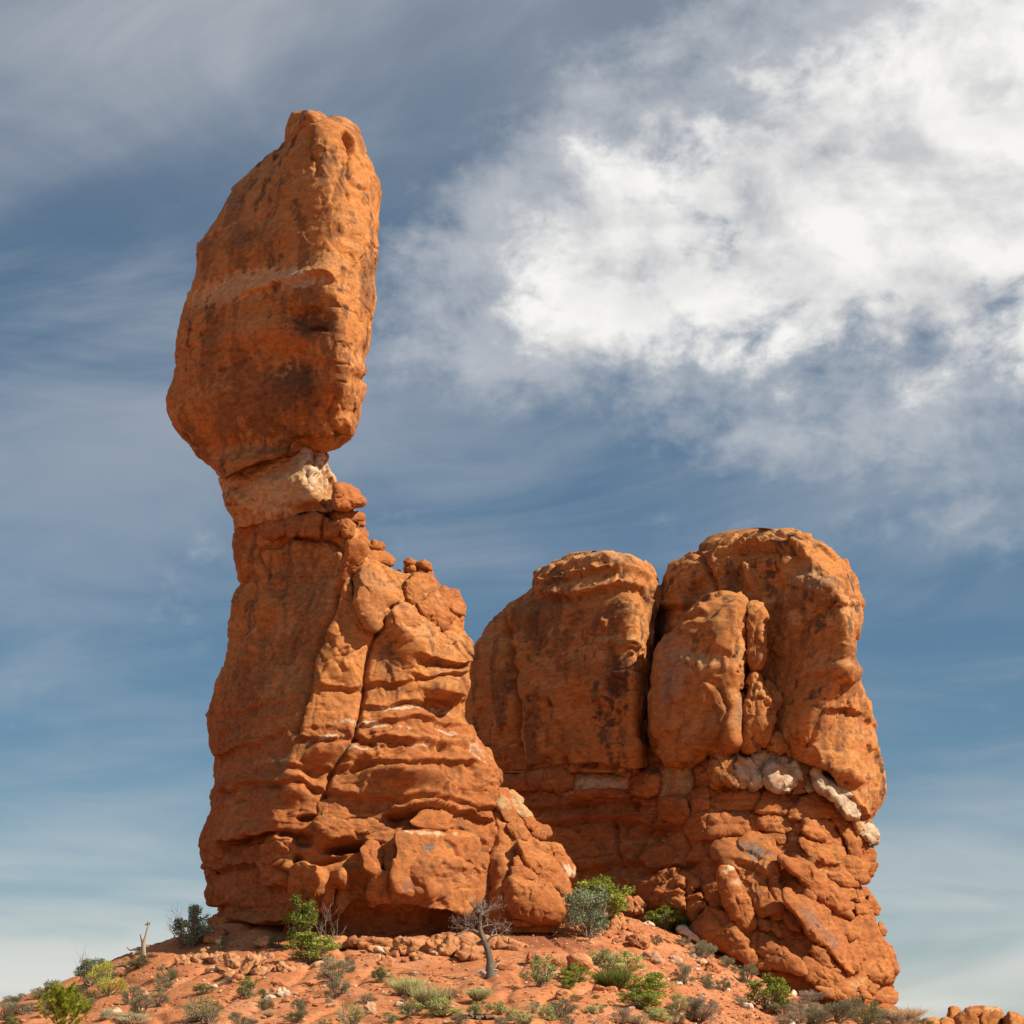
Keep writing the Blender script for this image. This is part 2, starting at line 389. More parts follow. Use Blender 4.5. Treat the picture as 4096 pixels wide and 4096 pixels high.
def flakes(p, f, k, amp, seed=0.0):
    """flat scars with crisp edges, as where sheets of rock have come away"""
    q = fbm(p * np.asarray(f) + seed, 4, .55) * k + .37; i = np.floor(q); r = q - i
    return amp * (i + sstep(r, .44, .56) - q * .45)
def seams(p, f, w, amp, seed=0.0, thr=0.0):
    q = perlin(p * np.asarray(f) + seed + .12 * perlin(p * 1.3)[:, None]); m = sstep(perlin(p * .22 + seed + 5), thr, thr + .25)
    return -amp * np.exp(-(q / w) ** 2) * m
# ------------------------------------------------------------------ colours of the rock beds
def col_slick(extra=None, seed=0.0, dark=1.0, pale=1.0):
    def f(p, n, u, v, front):
        a = fbm(p * np.array([.35, .35, .22]) + seed, 4); b = fbm(p * np.array([.95, .95, .30]) + seed + 9, 4); s = fbm(p * np.array([.16, .16, 1.3]) + seed + 4, 4)
        e = fbm(p * 2.6 + seed, 3, 0.6)
        c = np.tile(C_OR, (len(p), 1)); c = blend(c, C_RED, 0.45 * sstep(a, -0.1, 0.7)); c = blend(c, C_TAN, 0.6 * pale * sstep(s + 0.3 * e + .3 * a, 0.18, 0.45))
        c = blend(c, C_BROWN, 0.70 * dark * sstep(b + 0.5 * a + 0.35 * e, 0.12, 0.36))
        c = blend(c, C_DARK, 0.72 * dark * sstep(b * 0.8 - 0.5 * a + 0.45 * e, 0.50, 0.72))
        if extra: c = paint(c, u, v, e, extra)
        return c
    return f
def col_red(extra=None, seed=0.0, white=0.0, zwhite=None):
    def f(p, n, u, v, front):
        a = fbm(p * .3 + seed, 4); s = fbm(p * np.array([.2, .2, 1.8]) + seed + 4, 4); e = fbm(p * 2.8 + seed, 3, 0.6)
        c = np.tile(C_RED * 0.8 + C_OR * 0.2, (len(p), 1)); c = blend(c, C_RED, 0.7 * sstep(a + .4 * s, -0.2, 0.5)); c = blend(c, C_OR, 0.55 * sstep(s - .3 * a, 0.1, 0.4))
        c = blend(c, C_BROWN, 0.5 * sstep(fbm(p * np.array([.9, .9, .5]) + seed + 20, 4) + .3 * e, 0.2, 0.7))
        if white: c = blend(c, C_WHITE, white * sstep(s + 0.7 * e, 0.62, 0.95) * (1 if zwhite is None else sstep(v, zwhite[0], zwhite[0] + 80) * (1 - sstep(v, zwhite[1] - 80, zwhite[1]))))
        if extra: c = paint(c, u, v, e, extra)
        return c
    return f
def col_flat(cc, var=0.18, other=C_BROWN, om=0.3, seed=0.0):
    def f(p, n, u, v, front):
        a = fbm(p * 1.3 + seed, 4)
        c = np.tile(np.asarray(cc), (len(p), 1)) * (1 + var * a[:, None]); return np.clip(blend(c, other, om * sstep(fbm(p * .9 + seed + 5, 3), 0.1, 0.7)), 0.01, 0.9)
    return f
col_pale = col_flat(C_WHITE * 0.72, 0.28, C_TAN, 0.9, 3.0)
col_slab = col_red(seed=31)
# ------------------------------------------------------------------ the ground
GP = [  # (u, v, depth) of points of the hillside
 (1000,3745,95.5),(1300,3750,94.5),(1600,3752,94.3),(1900,3742,95),(2150,3712,97.5),(850,3706,98),(760,3768,96.5),(600,3802,96),(560,3868,93.5),
 (380,3935,92.5),(250,3985,92),(110,4010,91),(0,4026,90),(-250,4060,90),(-500,4090,90),
 (2300,3660,102),(2450,3650,106.5),(2600,3690,107),(2750,3757,106.5),(2900,3830,105.5),(3050,3915,104.5),(3200,3985,104),(3400,4055,103.5),(3560,4092,103.5),(3800,4120,104),(4096,4150,106),(4400,4190,108),
 (2048,4096,72),(1500,4096,72.5),(1000,4096,74),(500,4096,77),(0,4096,81),(-400,4120,84),(2500,4096,75),(2800,4096,79.5),(3100,4096,86),(3400,4096,95),(3700,4118,98),
 (2100,3900,84.5),(1800,3900,84.5),(1500,3900,85),(1100,3900,86),(700,3940,88),(2400,3870,89),(2650,3860,95),(2800,3920,95),(3000,3990,95.5),(3200,4040,97.5),
 (1950,3820,89.5),(1500,3820,89.8),(1100,3815,91),(2300,3780,94.5),(2550,3760,99.5),(2450,4000,79.5),(2900,4040,87),(1300,4000,78.5),(1800,4000,78),(800,4020,81.5)]
gpx = [tuple(P3(*g)) for g in GP]
for x in (-60, -30, 0, 30, 60):
    gpx += [(x, 0, -1.7), (x, 30, -0.6), (x, 52, 0.35 - 0.006 * abs(x)), (x * 1.6, 150, 0.6), (x * 2, 190, -1.0), (x, -40, -2.2)]
gpx += [(-14, 108, 5.0), (-4, 110, 7.5), (4, 112, 8.3), (-30, 100, 1.6), (-30, 120, 1.0), (-10, 128, 3.0), (10, 130, 4.0), (24, 125, 1.4), (34, 115, 0.6), (40, 95, 0.5), (-40, 85, 0.6), (34, 80, 0.8), (-30, 70, 0.4)]
gpx = np.array(gpx)
def _tps(r2): return 0.5 * r2 * np.log(r2 + 1e-9)
_n = len(gpx); _x = gpx[:, :2] / 50.0
_K = _tps(((_x[:, None] - _x[None]) ** 2).sum(-1)) + np.eye(_n) * 2e-4
_A = np.block([[_K, np.ones((_n, 1)), _x], [np.vstack([np.ones((1, _n)), _x.T]), np.zeros((3, 3))]])
_w = np.linalg.solve(_A, np.concatenate([gpx[:, 2], [0, 0, 0]]))
def ground_base(x, y):
    x = np.atleast_1d(np.asarray(x, float)); y = np.atleast_1d(np.asarray(y, float)); out = np.zeros(len(x))
    for s in range(0, len(x), 60000):
        q = np.stack([np.clip(x[s:s + 60000], -110, 110), np.clip(y[s:s + 60000], -40, 190)], 1) / 50.0
        k = _tps(((q[:, None] - _x[None]) ** 2).sum(-1))
        out[s:s + 60000] = k @ _w[:_n] + _w[_n] + q @ _w[_n + 1:]
    far = sstep(np.hypot(x, y - 95), 75, 160)
    return out * (1 - far) + far * (-1.6)
def ground_z(x, y, fine=True):
    x = np.atleast_1d(np.asarray(x, float)); y = np.atleast_1d(np.asarray(y, float))
    z = ground_base(x, y); near = 1 - sstep(np.hypot(x, y - 90), 45, 90)
    p = np.stack([x, y, np.zeros(len(x))], 1)
    z = z + (0.13 * fbm(p * 0.22, 3) + 0.05 * fbm(p * 0.9 + 7, 3, 0.55)) * (0.3 + 0.7 * near)
    z = z - 0.16 * near * np.exp(-(perlin(np.stack([x * .42 + .5 * perlin(p * .15), y * .10, 0 * x], 1)) / .10) ** 2)
    if fine: z = z + 0.035 * near * fbm(p * 3.4 + 3, 3, 0.6)
    return z
def axis(lo, hi, step, far, grow=1.35):
    a = list(np.arange(lo, hi, step)); s = step
    while a[-1] < far: s *= grow; a.append(a[-1] + s)
    s = step
    while a[0] > -far: s *= grow; a.insert(0, a[0] - s)
    return np.array(a)
gx, gy = axis(-27, 30, 0.13, 4000), axis(66, 112, 0.13, 4000)
GX, GY = np.meshgrid(gx, gy); xf, yf = GX.ravel(), GY.ravel()
zf = ground_z(xf, yf); gp = np.stack([xf, yf, zf], 1)
_e = fbm(gp * .35, 4); _e2 = fbm(gp * 1.7 + 5, 4, .6)
gc = np.tile(np.array([0.375, 0.140, 0.056]), (len(gp), 1)); gc = blend(gc, np.array([0.42, 0.178, 0.085]), sstep(_e + .5 * _e2, -0.1, 0.7))
gc = blend(gc, np.array([0.22, 0.068, 0.03]), 0.55 * sstep(_e2 - .4 * _e, 0.2, 0.8))
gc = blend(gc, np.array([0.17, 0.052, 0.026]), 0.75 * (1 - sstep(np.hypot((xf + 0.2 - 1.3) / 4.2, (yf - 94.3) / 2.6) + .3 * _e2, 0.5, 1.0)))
gc = blend(gc, np.array([0.41, 0.20, 0.10]), 0.6 * sstep(fbm(gp * np.array([.25, .9, 1]) + 40, 4), 0.35, 0.7))
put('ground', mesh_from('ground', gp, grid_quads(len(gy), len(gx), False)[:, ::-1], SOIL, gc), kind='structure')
def on_ground(u, v, d0=66.0, d1=125.0):
    """first point of the hillside on the line through (u, v)"""
    d = np.linspace(d0, d1, 600); p = P3(np.full(600, u), np.full(600, v), d); g = ground_z(p[:, 0], p[:, 1], False)
    k = np.argmax(p[:, 2] <= g)
    if not (p[:, 2] <= g).any():
        k = int(np.argmin(p[:, 2] - g))
    return np.array([p[k, 0], p[k, 1], g[k]])

# ------------------------------------------------------------------ the balanced rock
tower = empty('sandstone_tower', tuple(on_ground(1400, 3745)), label='tall sandstone tower with a huge boulder balanced on a narrow pale neck', category='rock tower')
capL = [(1205,441),(1185,455),(1164,488),(1142,540),(1110,586),(1045,643),(983,695),(931,752),(880,840),(828,902),(786,985),(781,1052),(781,1088),(771,1140),(747,1218),(729,1306),(711,1414),(693,1507),(667,1569),(663,1600),(670,1642),(693,1683),(735,1745),(776,1781),(797,1823),(823,1864),(854,1890),(882,1911)]
capR = [(1245,441),(1268,447),(1309,467),(1387,483),(1428,509),(1454,550),(1470,617),(1501,680),(1524,731),(1528,762),(1521,840),(1511,943),(1514,985),(1503,1063),(1488,1109),(1490,1150),(1490,1228),(1480,1290),(1478,1378),(1462,1455),(1454,1512),(1465,1548),(1464,1580),(1449,1631),(1428,1699),(1397,1755),(1356,1792),(1325,1812),(1270,1826),(1060,1838),(1014,1860),(895,1911)]
capM = [(1225,441,99.6),(1262,500,98.4),(1285,555,97.6),(1300,659,96.8),(1318,762,96.1),(1352,880,95.5),(1340,1000,95.3),(1330,1060,95.2),(1335,1150,94.9),(1345,1230,95.0),(1352,1310,95.0),(1350,1400,95.1),(1368,1460,95.3),(1350,1560,96.0),(1335,1640,96.7),(1318,1720,97.4),(1285,1770,97.9),(1220,1800,98.3),(1110,1820,98.5),(1030,1848,98.7),(970,1872,99.0),(890,1911,99.7)]
def wd(l, d): return [(a, b, d(b) if callable(d) else d) for a, b in l]
capF = [('pit',1235,1270,120,58,8,-0.5,0.5),('pit',1250,1312,90,22,0,-0.3,0.4),('ledge',[(960,1180),(1080,1140),(1180,1110),(1290,1090),(1350,1120)],0.22,40,0.16,60),
 ('pit',1190,1450,170,110,20,-0.45,0.2),('pit',1020,1330,220,90,-20,0.35,0.1),('crack',7,0.20,[(1245,520),(1240,600),(1265,650),(1262,690)]),
 ('pit',1385,570,24,58,-18,-0.65,0.5),('crack',6,0.22,[(1400,600),(1380,690),(1420,740),(1470,760)]),('crack',5,.15,[(1370,640),(1355,720),(1400,790)]),
 ('crack',7,0.18,[(1135,560),(1180,520),(1240,490),(1310,470)]),('pit',1385,1700,30,60,10,0.4,.3),
 ('crack',5,.18,[(925,1455),(960,1445),(995,1433)]),('pit',885,1478,22,10,0,-.25,.3),('pit',820,1465,10,8,0,-.2,.3),('pit',1215,1790,90,60,0,-1.0,.3),
 ('crack',6,.22,[(1340,1600),(1310,1660),(1330,1710),(1350,1740)]),('pit',1440,1470,40,60,0,.2,.2)]
def cap_disp(p, n, u, v, fr):
    wu = 9 * fbm(p * 1.3, 3); wv = 9 * fbm(p * 1.3 + 30, 3)
    f1, f2, cid, cv = worley(p * 0.42 + 0.25 * fbm(p * .8, 2)[:, None]); pl = (cv * GRAD[(cid * 7 + 3) & 255]).sum(1)
    right = sstep(n[:, 0], -0.1, 0.5)
    return flakes(p, [.28, .28, .22], 1.2, .10, 2) + flakes(p, [.6, .6, .5], 1.2, .03, 12) + seams(p, [.1, .1, .9], .035, .10, 3, .05) + 0.22 * fbm(p * .20 + 3, 3) + 0.06 * pl + 0.02 * fbm(p * 2.0, 4, .6) + right * (0.03 * fbm(p * np.array([1.1, 1.1, .8]), 4)) + 0.05 * perlin(np.stack([p[:, 0] * .2, p[:, 1] * .2, p[:, 2] * 2.2 + wu * .05], 1)) + fr * carve(u + wu, v + wv, capF)
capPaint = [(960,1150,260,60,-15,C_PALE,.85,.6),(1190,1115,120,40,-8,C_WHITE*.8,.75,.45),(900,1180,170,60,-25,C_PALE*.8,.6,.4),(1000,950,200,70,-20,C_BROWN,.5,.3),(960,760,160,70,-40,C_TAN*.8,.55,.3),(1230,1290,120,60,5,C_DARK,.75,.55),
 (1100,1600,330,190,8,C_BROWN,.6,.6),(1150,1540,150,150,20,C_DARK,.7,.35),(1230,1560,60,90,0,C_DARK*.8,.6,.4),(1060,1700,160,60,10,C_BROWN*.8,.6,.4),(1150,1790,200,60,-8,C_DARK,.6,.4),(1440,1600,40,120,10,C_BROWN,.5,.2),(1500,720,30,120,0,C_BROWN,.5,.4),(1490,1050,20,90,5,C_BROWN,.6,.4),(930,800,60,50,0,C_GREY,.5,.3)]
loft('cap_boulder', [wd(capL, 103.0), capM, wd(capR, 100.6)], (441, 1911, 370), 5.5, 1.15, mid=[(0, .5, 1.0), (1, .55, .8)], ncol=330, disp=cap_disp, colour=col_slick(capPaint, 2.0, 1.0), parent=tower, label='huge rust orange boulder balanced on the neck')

neckL = [(1120,1735),(1060,1770),(960,1820),(900,1870),(878,1921),(885,1962),(895,1999),(910,2030),(931,2061),(950,2092),(975,2125),(1010,2200)]
neckR = [(1250,1735),(1285,1776),(1327,1823),(1327,1864),(1340,1895),(1352,1942),(1370,1985),(1400,2020),(1415,2060),(1400,2110),(1380,2200)]
neckM = [(1195,1735,99.6),(1225,1776,99.2),(1232,1830,98.8),(1232,1880,98.4),(1230,1920,97.9),(1250,1965,97.6),(1280,2010,97.4),(1290,2050,97.4),(1285,2075,98.2),(1280,2120,98.9),(1280,2200,99.8)]
neckF = [('ledge',[(930,2110),(1060,2085),(1150,2060),(1290,2040),(1420,2052)],.25,40,.45,30),('crack',6,.35,[(1262,1800),(1270,1860),(1290,1910),(1300,1950)]),('crack',6,.35,[(1300,1850),(1310,1900),(1330,1940)]),('crack',6,.3,[(1225,1900),(1250,1950),(1290,1990),(1310,2030)]),('pit',1240,2035,80,30,-8,-.45,.3),('crack',5,.15,[(880,1960),(920,2000),(960,2020)]),('pit',960,2000,90,60,20,.25,.2)]
def neck_disp(p, n, u, v, fr):
    wu = 7 * fbm(p * 1.6, 3); f1, f2, cid, cv = worley(p * 0.85 + .3 * fbm(p, 2)[:, None]); pl = (cv * GRAD[(cid * 5 + 3) & 255]).sum(1)
    rt = sstep(n[:, 0], 0.0, 0.5)
    return .12 * fbm(p * .5, 3) + (.10 + .2 * rt) * pl + .05 * fbm(p * 2.2, 4, .6) - rt * .12 * np.exp(-((f2 - f1) / .07) ** 2) + fr * carve(u + wu, v + wu[::-1], neckF)
neckPaint = [(1100,1930,260,150,10,C_PALE*.92,.9,.75),(1060,1960,170,110,10,C_PALE,.85,.5),(1260,1850,90,110,0,C_WHITE*.85,.8,.5),(1150,1850,110,60,0,C_PALE*.85,.7,.4),(1230,2020,130,40,0,C_OR*.8,.8,.4),(960,2060,80,60,20,C_TAN,.6,.4),(1180,2125,330,40,-5,C_RED,.9,.6)]
loft('neck', [wd(neckL, 102.2), neckM, wd(neckR, 100)], (1735, 2200, 130), 3.6, 0.2, mid=[(0, .5, .4)], ncol=230, disp=neck_disp, colour=col_slick(neckPaint, 8, .5, 1.0), parent=tower, label='pale cracked neck of rock under the balanced boulder')

pedL = [(950,2085),(942,2130),(942,2175),(944,2232),(946,2300),(952,2347),(922,2404),(917,2464),(908,2538),(891,2639),(871,2707),(851,2774),(841,2841),(836,2895),(834,2942),(840,2980),(862,3024),(858,3082),(841,3157),(833,3231),(812,3314),(804,3389),(812,3430),(829,3451),(820,3496),(833,3538),(823,3587),(837,3616),(878,3629),(876,3652),(857,3666),(848,3700),(846,3760)]
pedR = [(1415,2085),(1440,2120),(1462,2165),(1478,2200),(1500,2250),(1545,2285),(1600,2302),(1640,2308),(1720,2316),(1766,2352),(1820,2380),(1847,2417),(1857,2464),(1854,2525),(1880,2572),(1880,2606),(1870,2646),(1874,2707),(1876,2740),(1860,2774),(1848,2807),(1854,2868),(1890,2922),(1915,2960),(1960,3020),(1990,3100),(1985,3170),(2010,3250),(2040,3350),(2060,3460),(2070,3560),(2075,3640),(2060,3700),(2050,3760)]
pedM = [(1380,2085,97.2),(1400,2120,96.9),(1410,2200,96.5),(1385,2350,96.0),(1330,2500,95.6),(1262,2680,95.2),(1205,2850,94.8),(1160,3000,94.4),(1110,3120,93.8),(1080,3230,93.4),(1075,3330,93.3),(1120,3400,93.4),(1150,3470,93.1),(1165,3560,93.1),(1150,3640,93.4),(1110,3700,94.4),(1100,3760,94.8)]
pedQ = [(1400,2085,97.6),(1415,2120,97.2),(1440,2200,97.1),(1470,2290,97.0),(1600,2400,96.9),(1640,2500,96.7),(1640,2680,96.4),(1600,2820,96.2),(1610,2950,95.6),(1640,3100,94.9),(1700,3250,94.2),(1720,3350,94.1),(1720,3460,93.6),(1720,3560,93.4),(1700,3640,94.2),(1660,3700,95.6),(1660,3760,96.0)]
pedF = [('ledge',[(860,3165),(1000,3130),(1180,3110),(1400,3175),(1600,3200),(1800,3190),(1990,3240)],.12,50,.22,40),('ledge',[(1150,3050),(1300,3060),(1500,3040),(1700,3050),(1900,3060)],.15,40,.2,30),('ledge',[(820,3480),(950,3450),(1080,3440),(1160,3470)],.2,40,.25,30),('pit',1640,3130,300,60,6,.3,.1),('crack',8,.85,[(1345,2370),(1330,2450),(1290,2530),(1250,2600),(1225,2680),(1215,2760),(1195,2850),(1180,2920)]),
 ('crack',6,.5,[(1420,2310),(1425,2400),(1440,2450),(1500,2530),(1490,2600),(1470,2680),(1455,2760),(1432,2860),(1420,2960)]),
 ('crack',6,.35,[(1505,2530),(1530,2480),(1560,2430)]),('crack',6,.4,[(1400,2120),(1380,2250),(1365,2330),(1345,2370)]),('crack',5,.25,[(1040,2210),(1065,2260),(1095,2330),(1070,2400)]),
 ('crack',6,.3,[(952,2347),(1000,2280),(1035,2210),(1100,2190),(1170,2150),(1300,2145),(1350,2165),(1385,2230)]),
 ('pit',1085,2420,40,160,14,.65,.2),('pit',1020,2610,42,150,18,.6,.2),('pit',1200,2330,150,130,0,-.25,.4),('pit',1170,2560,60,140,18,-.22,.3),
 ('pit',1560,2500,60,120,-40,.55,.2),('pit',1380,2460,40,90,0,-.3,.3),('pit',1380,2640,90,120,0,.3,.2),('pit',1660,2560,120,130,20,.5,.2),
 ('ledge',[(1660,2625),(1740,2640),(1830,2650),(1875,2640)],.35,30,.5,22),('ledge',[(1640,2690),(1720,2700),(1800,2690),(1870,2680)],.25,24,.3,18),('pit',1770,2750,110,45,8,.7,.2),
 ('ledge',[(1700,2780),(1780,2800),(1850,2790)],.4,26,.9,50),('ledge',[(1240,2730),(1330,2740),(1420,2745),(1520,2720),(1650,2715)],.10,30,.32,26),
 ('ledge',[(1440,2810),(1540,2830),(1640,2790),(1750,2810),(1830,2830)],.2,34,.28,32),('ledge',[(1420,2900),(1540,2890),(1650,2870),(1760,2890),(1850,2900)],.16,30,.3,36),
 ('ledge',[(1180,2940),(1280,2960),(1400,2950),(1540,2960),(1660,2970),(1780,2990),(1900,2990)],.2,36,.3,40),
 ('ledge',[(870,3020),(960,2990),(1060,2960),(1160,2900)],.15,36,.22,30),('ledge',[(900,2850),(1000,2830),(1100,2800),(1190,2770)],.10,36,.15,30),
 ('pit',1300,3010,120,50,-12,.5,.2),('pit',1620,3120,260,80,8,.45,.1),('pit',1450,3060,60,40,0,-.35,.2),
 ('crack',7,.3,[(1420,2960),(1370,3020),(1330,3090),(1310,3150),(1290,3230)]),('pit',1180,3130,90,110,0,.35,.2),
 ('ledge',[(870,3370),(960,3345),(1040,3330),(1060,3325)],.35,50,1.0,34),('pit',1120,3335,110,22,-4,-.45,.3),('pit',1215,3350,50,40,0,-.5,.3),('pit',1195,3433,26,24,0,-.9,.5),
 ('pit',1240,3265,60,18,0,-.4,.4),('pit',1340,3340,90,50,0,.35,.2),('pit',1400,3385,140,26,-6,-.8,.3),
 ('ledge',[(1540,3245),(1640,3235),(1760,3225),(1860,3250),(1960,3290)],.35,40,.7,36),('pit',1450,3290,90,30,0,-.5,.2),
 ('pit',1310,3440,90,22,-14,-.5,.3),('pit',1533,3467,15,24,15,-.9,.4),('ledge',[(1030,3520),(1100,3530),(1160,3540)],.2,40,.35,26),('crack',7,.35,[(1130,3460),(1165,3510),(1160,3540)]),
 ('ledge',[(900,3680),(1050,3690),(1180,3670),(1330,3640),(1480,3625),(1620,3600),(1720,3610),(1800,3630),(1900,3660)],.2,36,1.1,100),
 ('pit',1440,3570,70,120,10,-.55,.4),('crack',7,.3,[(1345,3560),(1330,3620),(1320,3650)]),('pit',1370,3520,40,70,10,.35,.3),('pit',1260,3520,70,80,0,.45,.3),('pit',1480,3430,40,90,0,.4,.3)]
def ped_disp(p, n, u, v, fr):
    wu = 13 * fbm(p * .8, 2); wv = 13 * fbm(p * .8 + 30, 2)
    low = sstep(v, 2640, 2900)
    f1, f2, cid, cv = worley(p * np.array([.5, .5, .5]) + 0.3 * fbm(p * .7, 2)[:, None]); pl = (cv * GRAD[(cid * 7 + 3) & 255]).sum(1)
    zz = p[:, 2] + .8 * perlin(p * .16) + .25 * perlin(p * .6 + 8) + 0.05 * p[:, 0]
    s = perlin(np.stack([p[:, 0] * .13, p[:, 1] * .13, zz * .62], 1)); s = np.sign(s) * np.abs(s) ** .7
    s2 = perlin(np.stack([p[:, 0] * .3, p[:, 1] * .3, zz * 1.7 + 9], 1))
    kn = np.maximum(fbm(p * np.array([.45, .45, .8]) + 50, 3), -.2)
    left = 1 - sstep(u, 1020, 1160) * sstep(v, 2800, 2900)
    return (flakes(p, [.26, .26, .20], 1.2, .12, 6) + flakes(p, [.6, .6, .6], 1.2, .05, 16) + low * seams(p, [.12, .12, 1.1], .04, .12, 3, -.1) + seams(p, [.5, .5, .10], .03, .05, 9, .12) + .20 * fbm(p * .22 + 8, 3) + (.09 - .02 * low) * pl + low * (.30 * s + .07 * s2 + .16 * kn - .14 * sstep(fbm(p * np.array([.7, .7, 1.1]) + 70, 3), .25, .6)) * (1 - .5 * left) + .022 * fbm(p * 2.1, 4, .62) + .08 * fbm(p * .9 + 3, 3)
            - .05 * np.exp(-((f2 - f1) / .05) ** 2) * (1 - low) + fr * (1 + .7 * sstep(v, 2950, 3150)) * carve(u + wu, v + wv, pedF))
pedPaint = [(1220,2350,170,150,0,C_BROWN,.55,.4),(1000,2700,150,200,15,C_BROWN,.55,.4),(1130,2600,90,130,10,C_BROWN,.5,.4),(960,2950,120,150,10,C_BROWN,.45,.3),(1620,2480,200,170,20,C_TAN,.55,.3),(1480,2600,160,120,0,C_TAN,.4,.3),
 (1620,2830,170,16,-4,C_WHITE,.75,.4),(1500,2905,210,14,5,C_WHITE,.7,.3),(1300,2960,130,16,-6,C_WHITE,.7,.3),(1760,2830,90,16,12,C_WHITE,.8,.4),(1790,2940,90,16,30,C_WHITE,.6,.3),(1440,3000,120,12,0,C_WHITE,.6,.3),(1120,3030,110,14,-25,C_WHITE,.5,.2),(1690,2990,90,12,5,C_WHITE,.5,.2),
 (1437,3090,42,22,-25,C_LICH,.95,.5),(1700,3160,140,60,0,C_BROWN,.4,.2),(1460,3590,260,60,-8,C_TAN,.5,.4),(1900,3020,90,40,60,C_WHITE,.4,.2)]
loft('pedestal', [wd(pedL, 103.3), pedM, pedQ, wd(pedR, lambda v: 99.6 if v < 3000 else 99.0)], (2085, 3760, 418), 6.5, 0.42, mid=[(0, .5, .6), (2, .55, .35)], ncol=430, disp=ped_disp,
     colour=lambda p, n, u, v, f: paint(col_slick(None, 5, .75)(p, n, u, v, f) * (1 - sstep(v, 2700, 2950))[:, None] + col_red(None, 3)(p, n, u, v, f) * sstep(v, 2700, 2950)[:, None], u, v, fbm(p * 3.1, 3, .6), pedPaint),
     parent=tower, label='broad fluted pedestal with hollowed ledges')

col_buff = col_flat(C_PALE * .75, .2, C_OR, .9, 8.0)
SLR = np.random.default_rng(19)
def stones(parent, host, nm, lst, x0, y0, s, off=0.08, thick=0.52, n=2.5, facet=.6, jag=1.0, colour=col_slab, **kw):
    for it in lst:
        pts, extra = (it, {}) if not isinstance(it, dict) else (it['p'], {k: v for k, v in it.items() if k != 'p'})
        o = np.array(T(x0, y0, s, pts)); cx, cy = o.mean(0); e = 18; o = o + (o - o.mean(0)) / np.linalg.norm(o - o.mean(0), axis=1, keepdims=True) * (7 if np.ptp(o[:, 0]) + np.ptp(o[:, 1]) < 170 else 12)
        d = host_depth(host, cx, cy); m = d / F
        tu = np.clip((host_depth(host, cx + e, cy) - host_depth(host, cx - e, cy)) / (2 * e * m), -1.1, 1.1)
        tv = np.clip((host_depth(host, cx, cy + e) - host_depth(host, cx, cy - e)) / (2 * e * m), -.6, .6)
        w = min(np.ptp(o[:, 0]), np.ptp(o[:, 1])); A = 0.5 * abs(np.sum(o[:, 0] * np.roll(o[:, 1], -1) - np.roll(o[:, 0], -1) * o[:, 1]))
        w = min(w, A / max(np.ptp(o[:, 0]), np.ptp(o[:, 1])) * 1.1)
        a = dict(facet=facet, jag=jag, d=d + off, thick=max(.25, thick * w * m), n=n, tilt=(tu * .95, tv * .8), colour=colour, parent=parent); a['back'] = a['thick'] + 0.5
        a.update(kw); nm2 = extra.pop('nm', nm)
        if 'off' in extra: a['d'] = d + extra.pop('off')
        a['d'] += float(SLR.uniform(-.12, .2)); a['thick'] *= float(SLR.uniform(.85, 1.25)); a['tilt'] = (a['tilt'][0] + float(SLR.normal(0, .10)), a['tilt'][1] + float(SLR.normal(0, .12)))
        if 'tm' in extra: a['thick'] *= extra.pop('tm')
        if 'dt' in extra: q = extra.pop('dt'); a['tilt'] = (a['tilt'][0] + q[0], a['tilt'][1] + q[1])
        a.update(extra); pillow(nm2, o, **a)
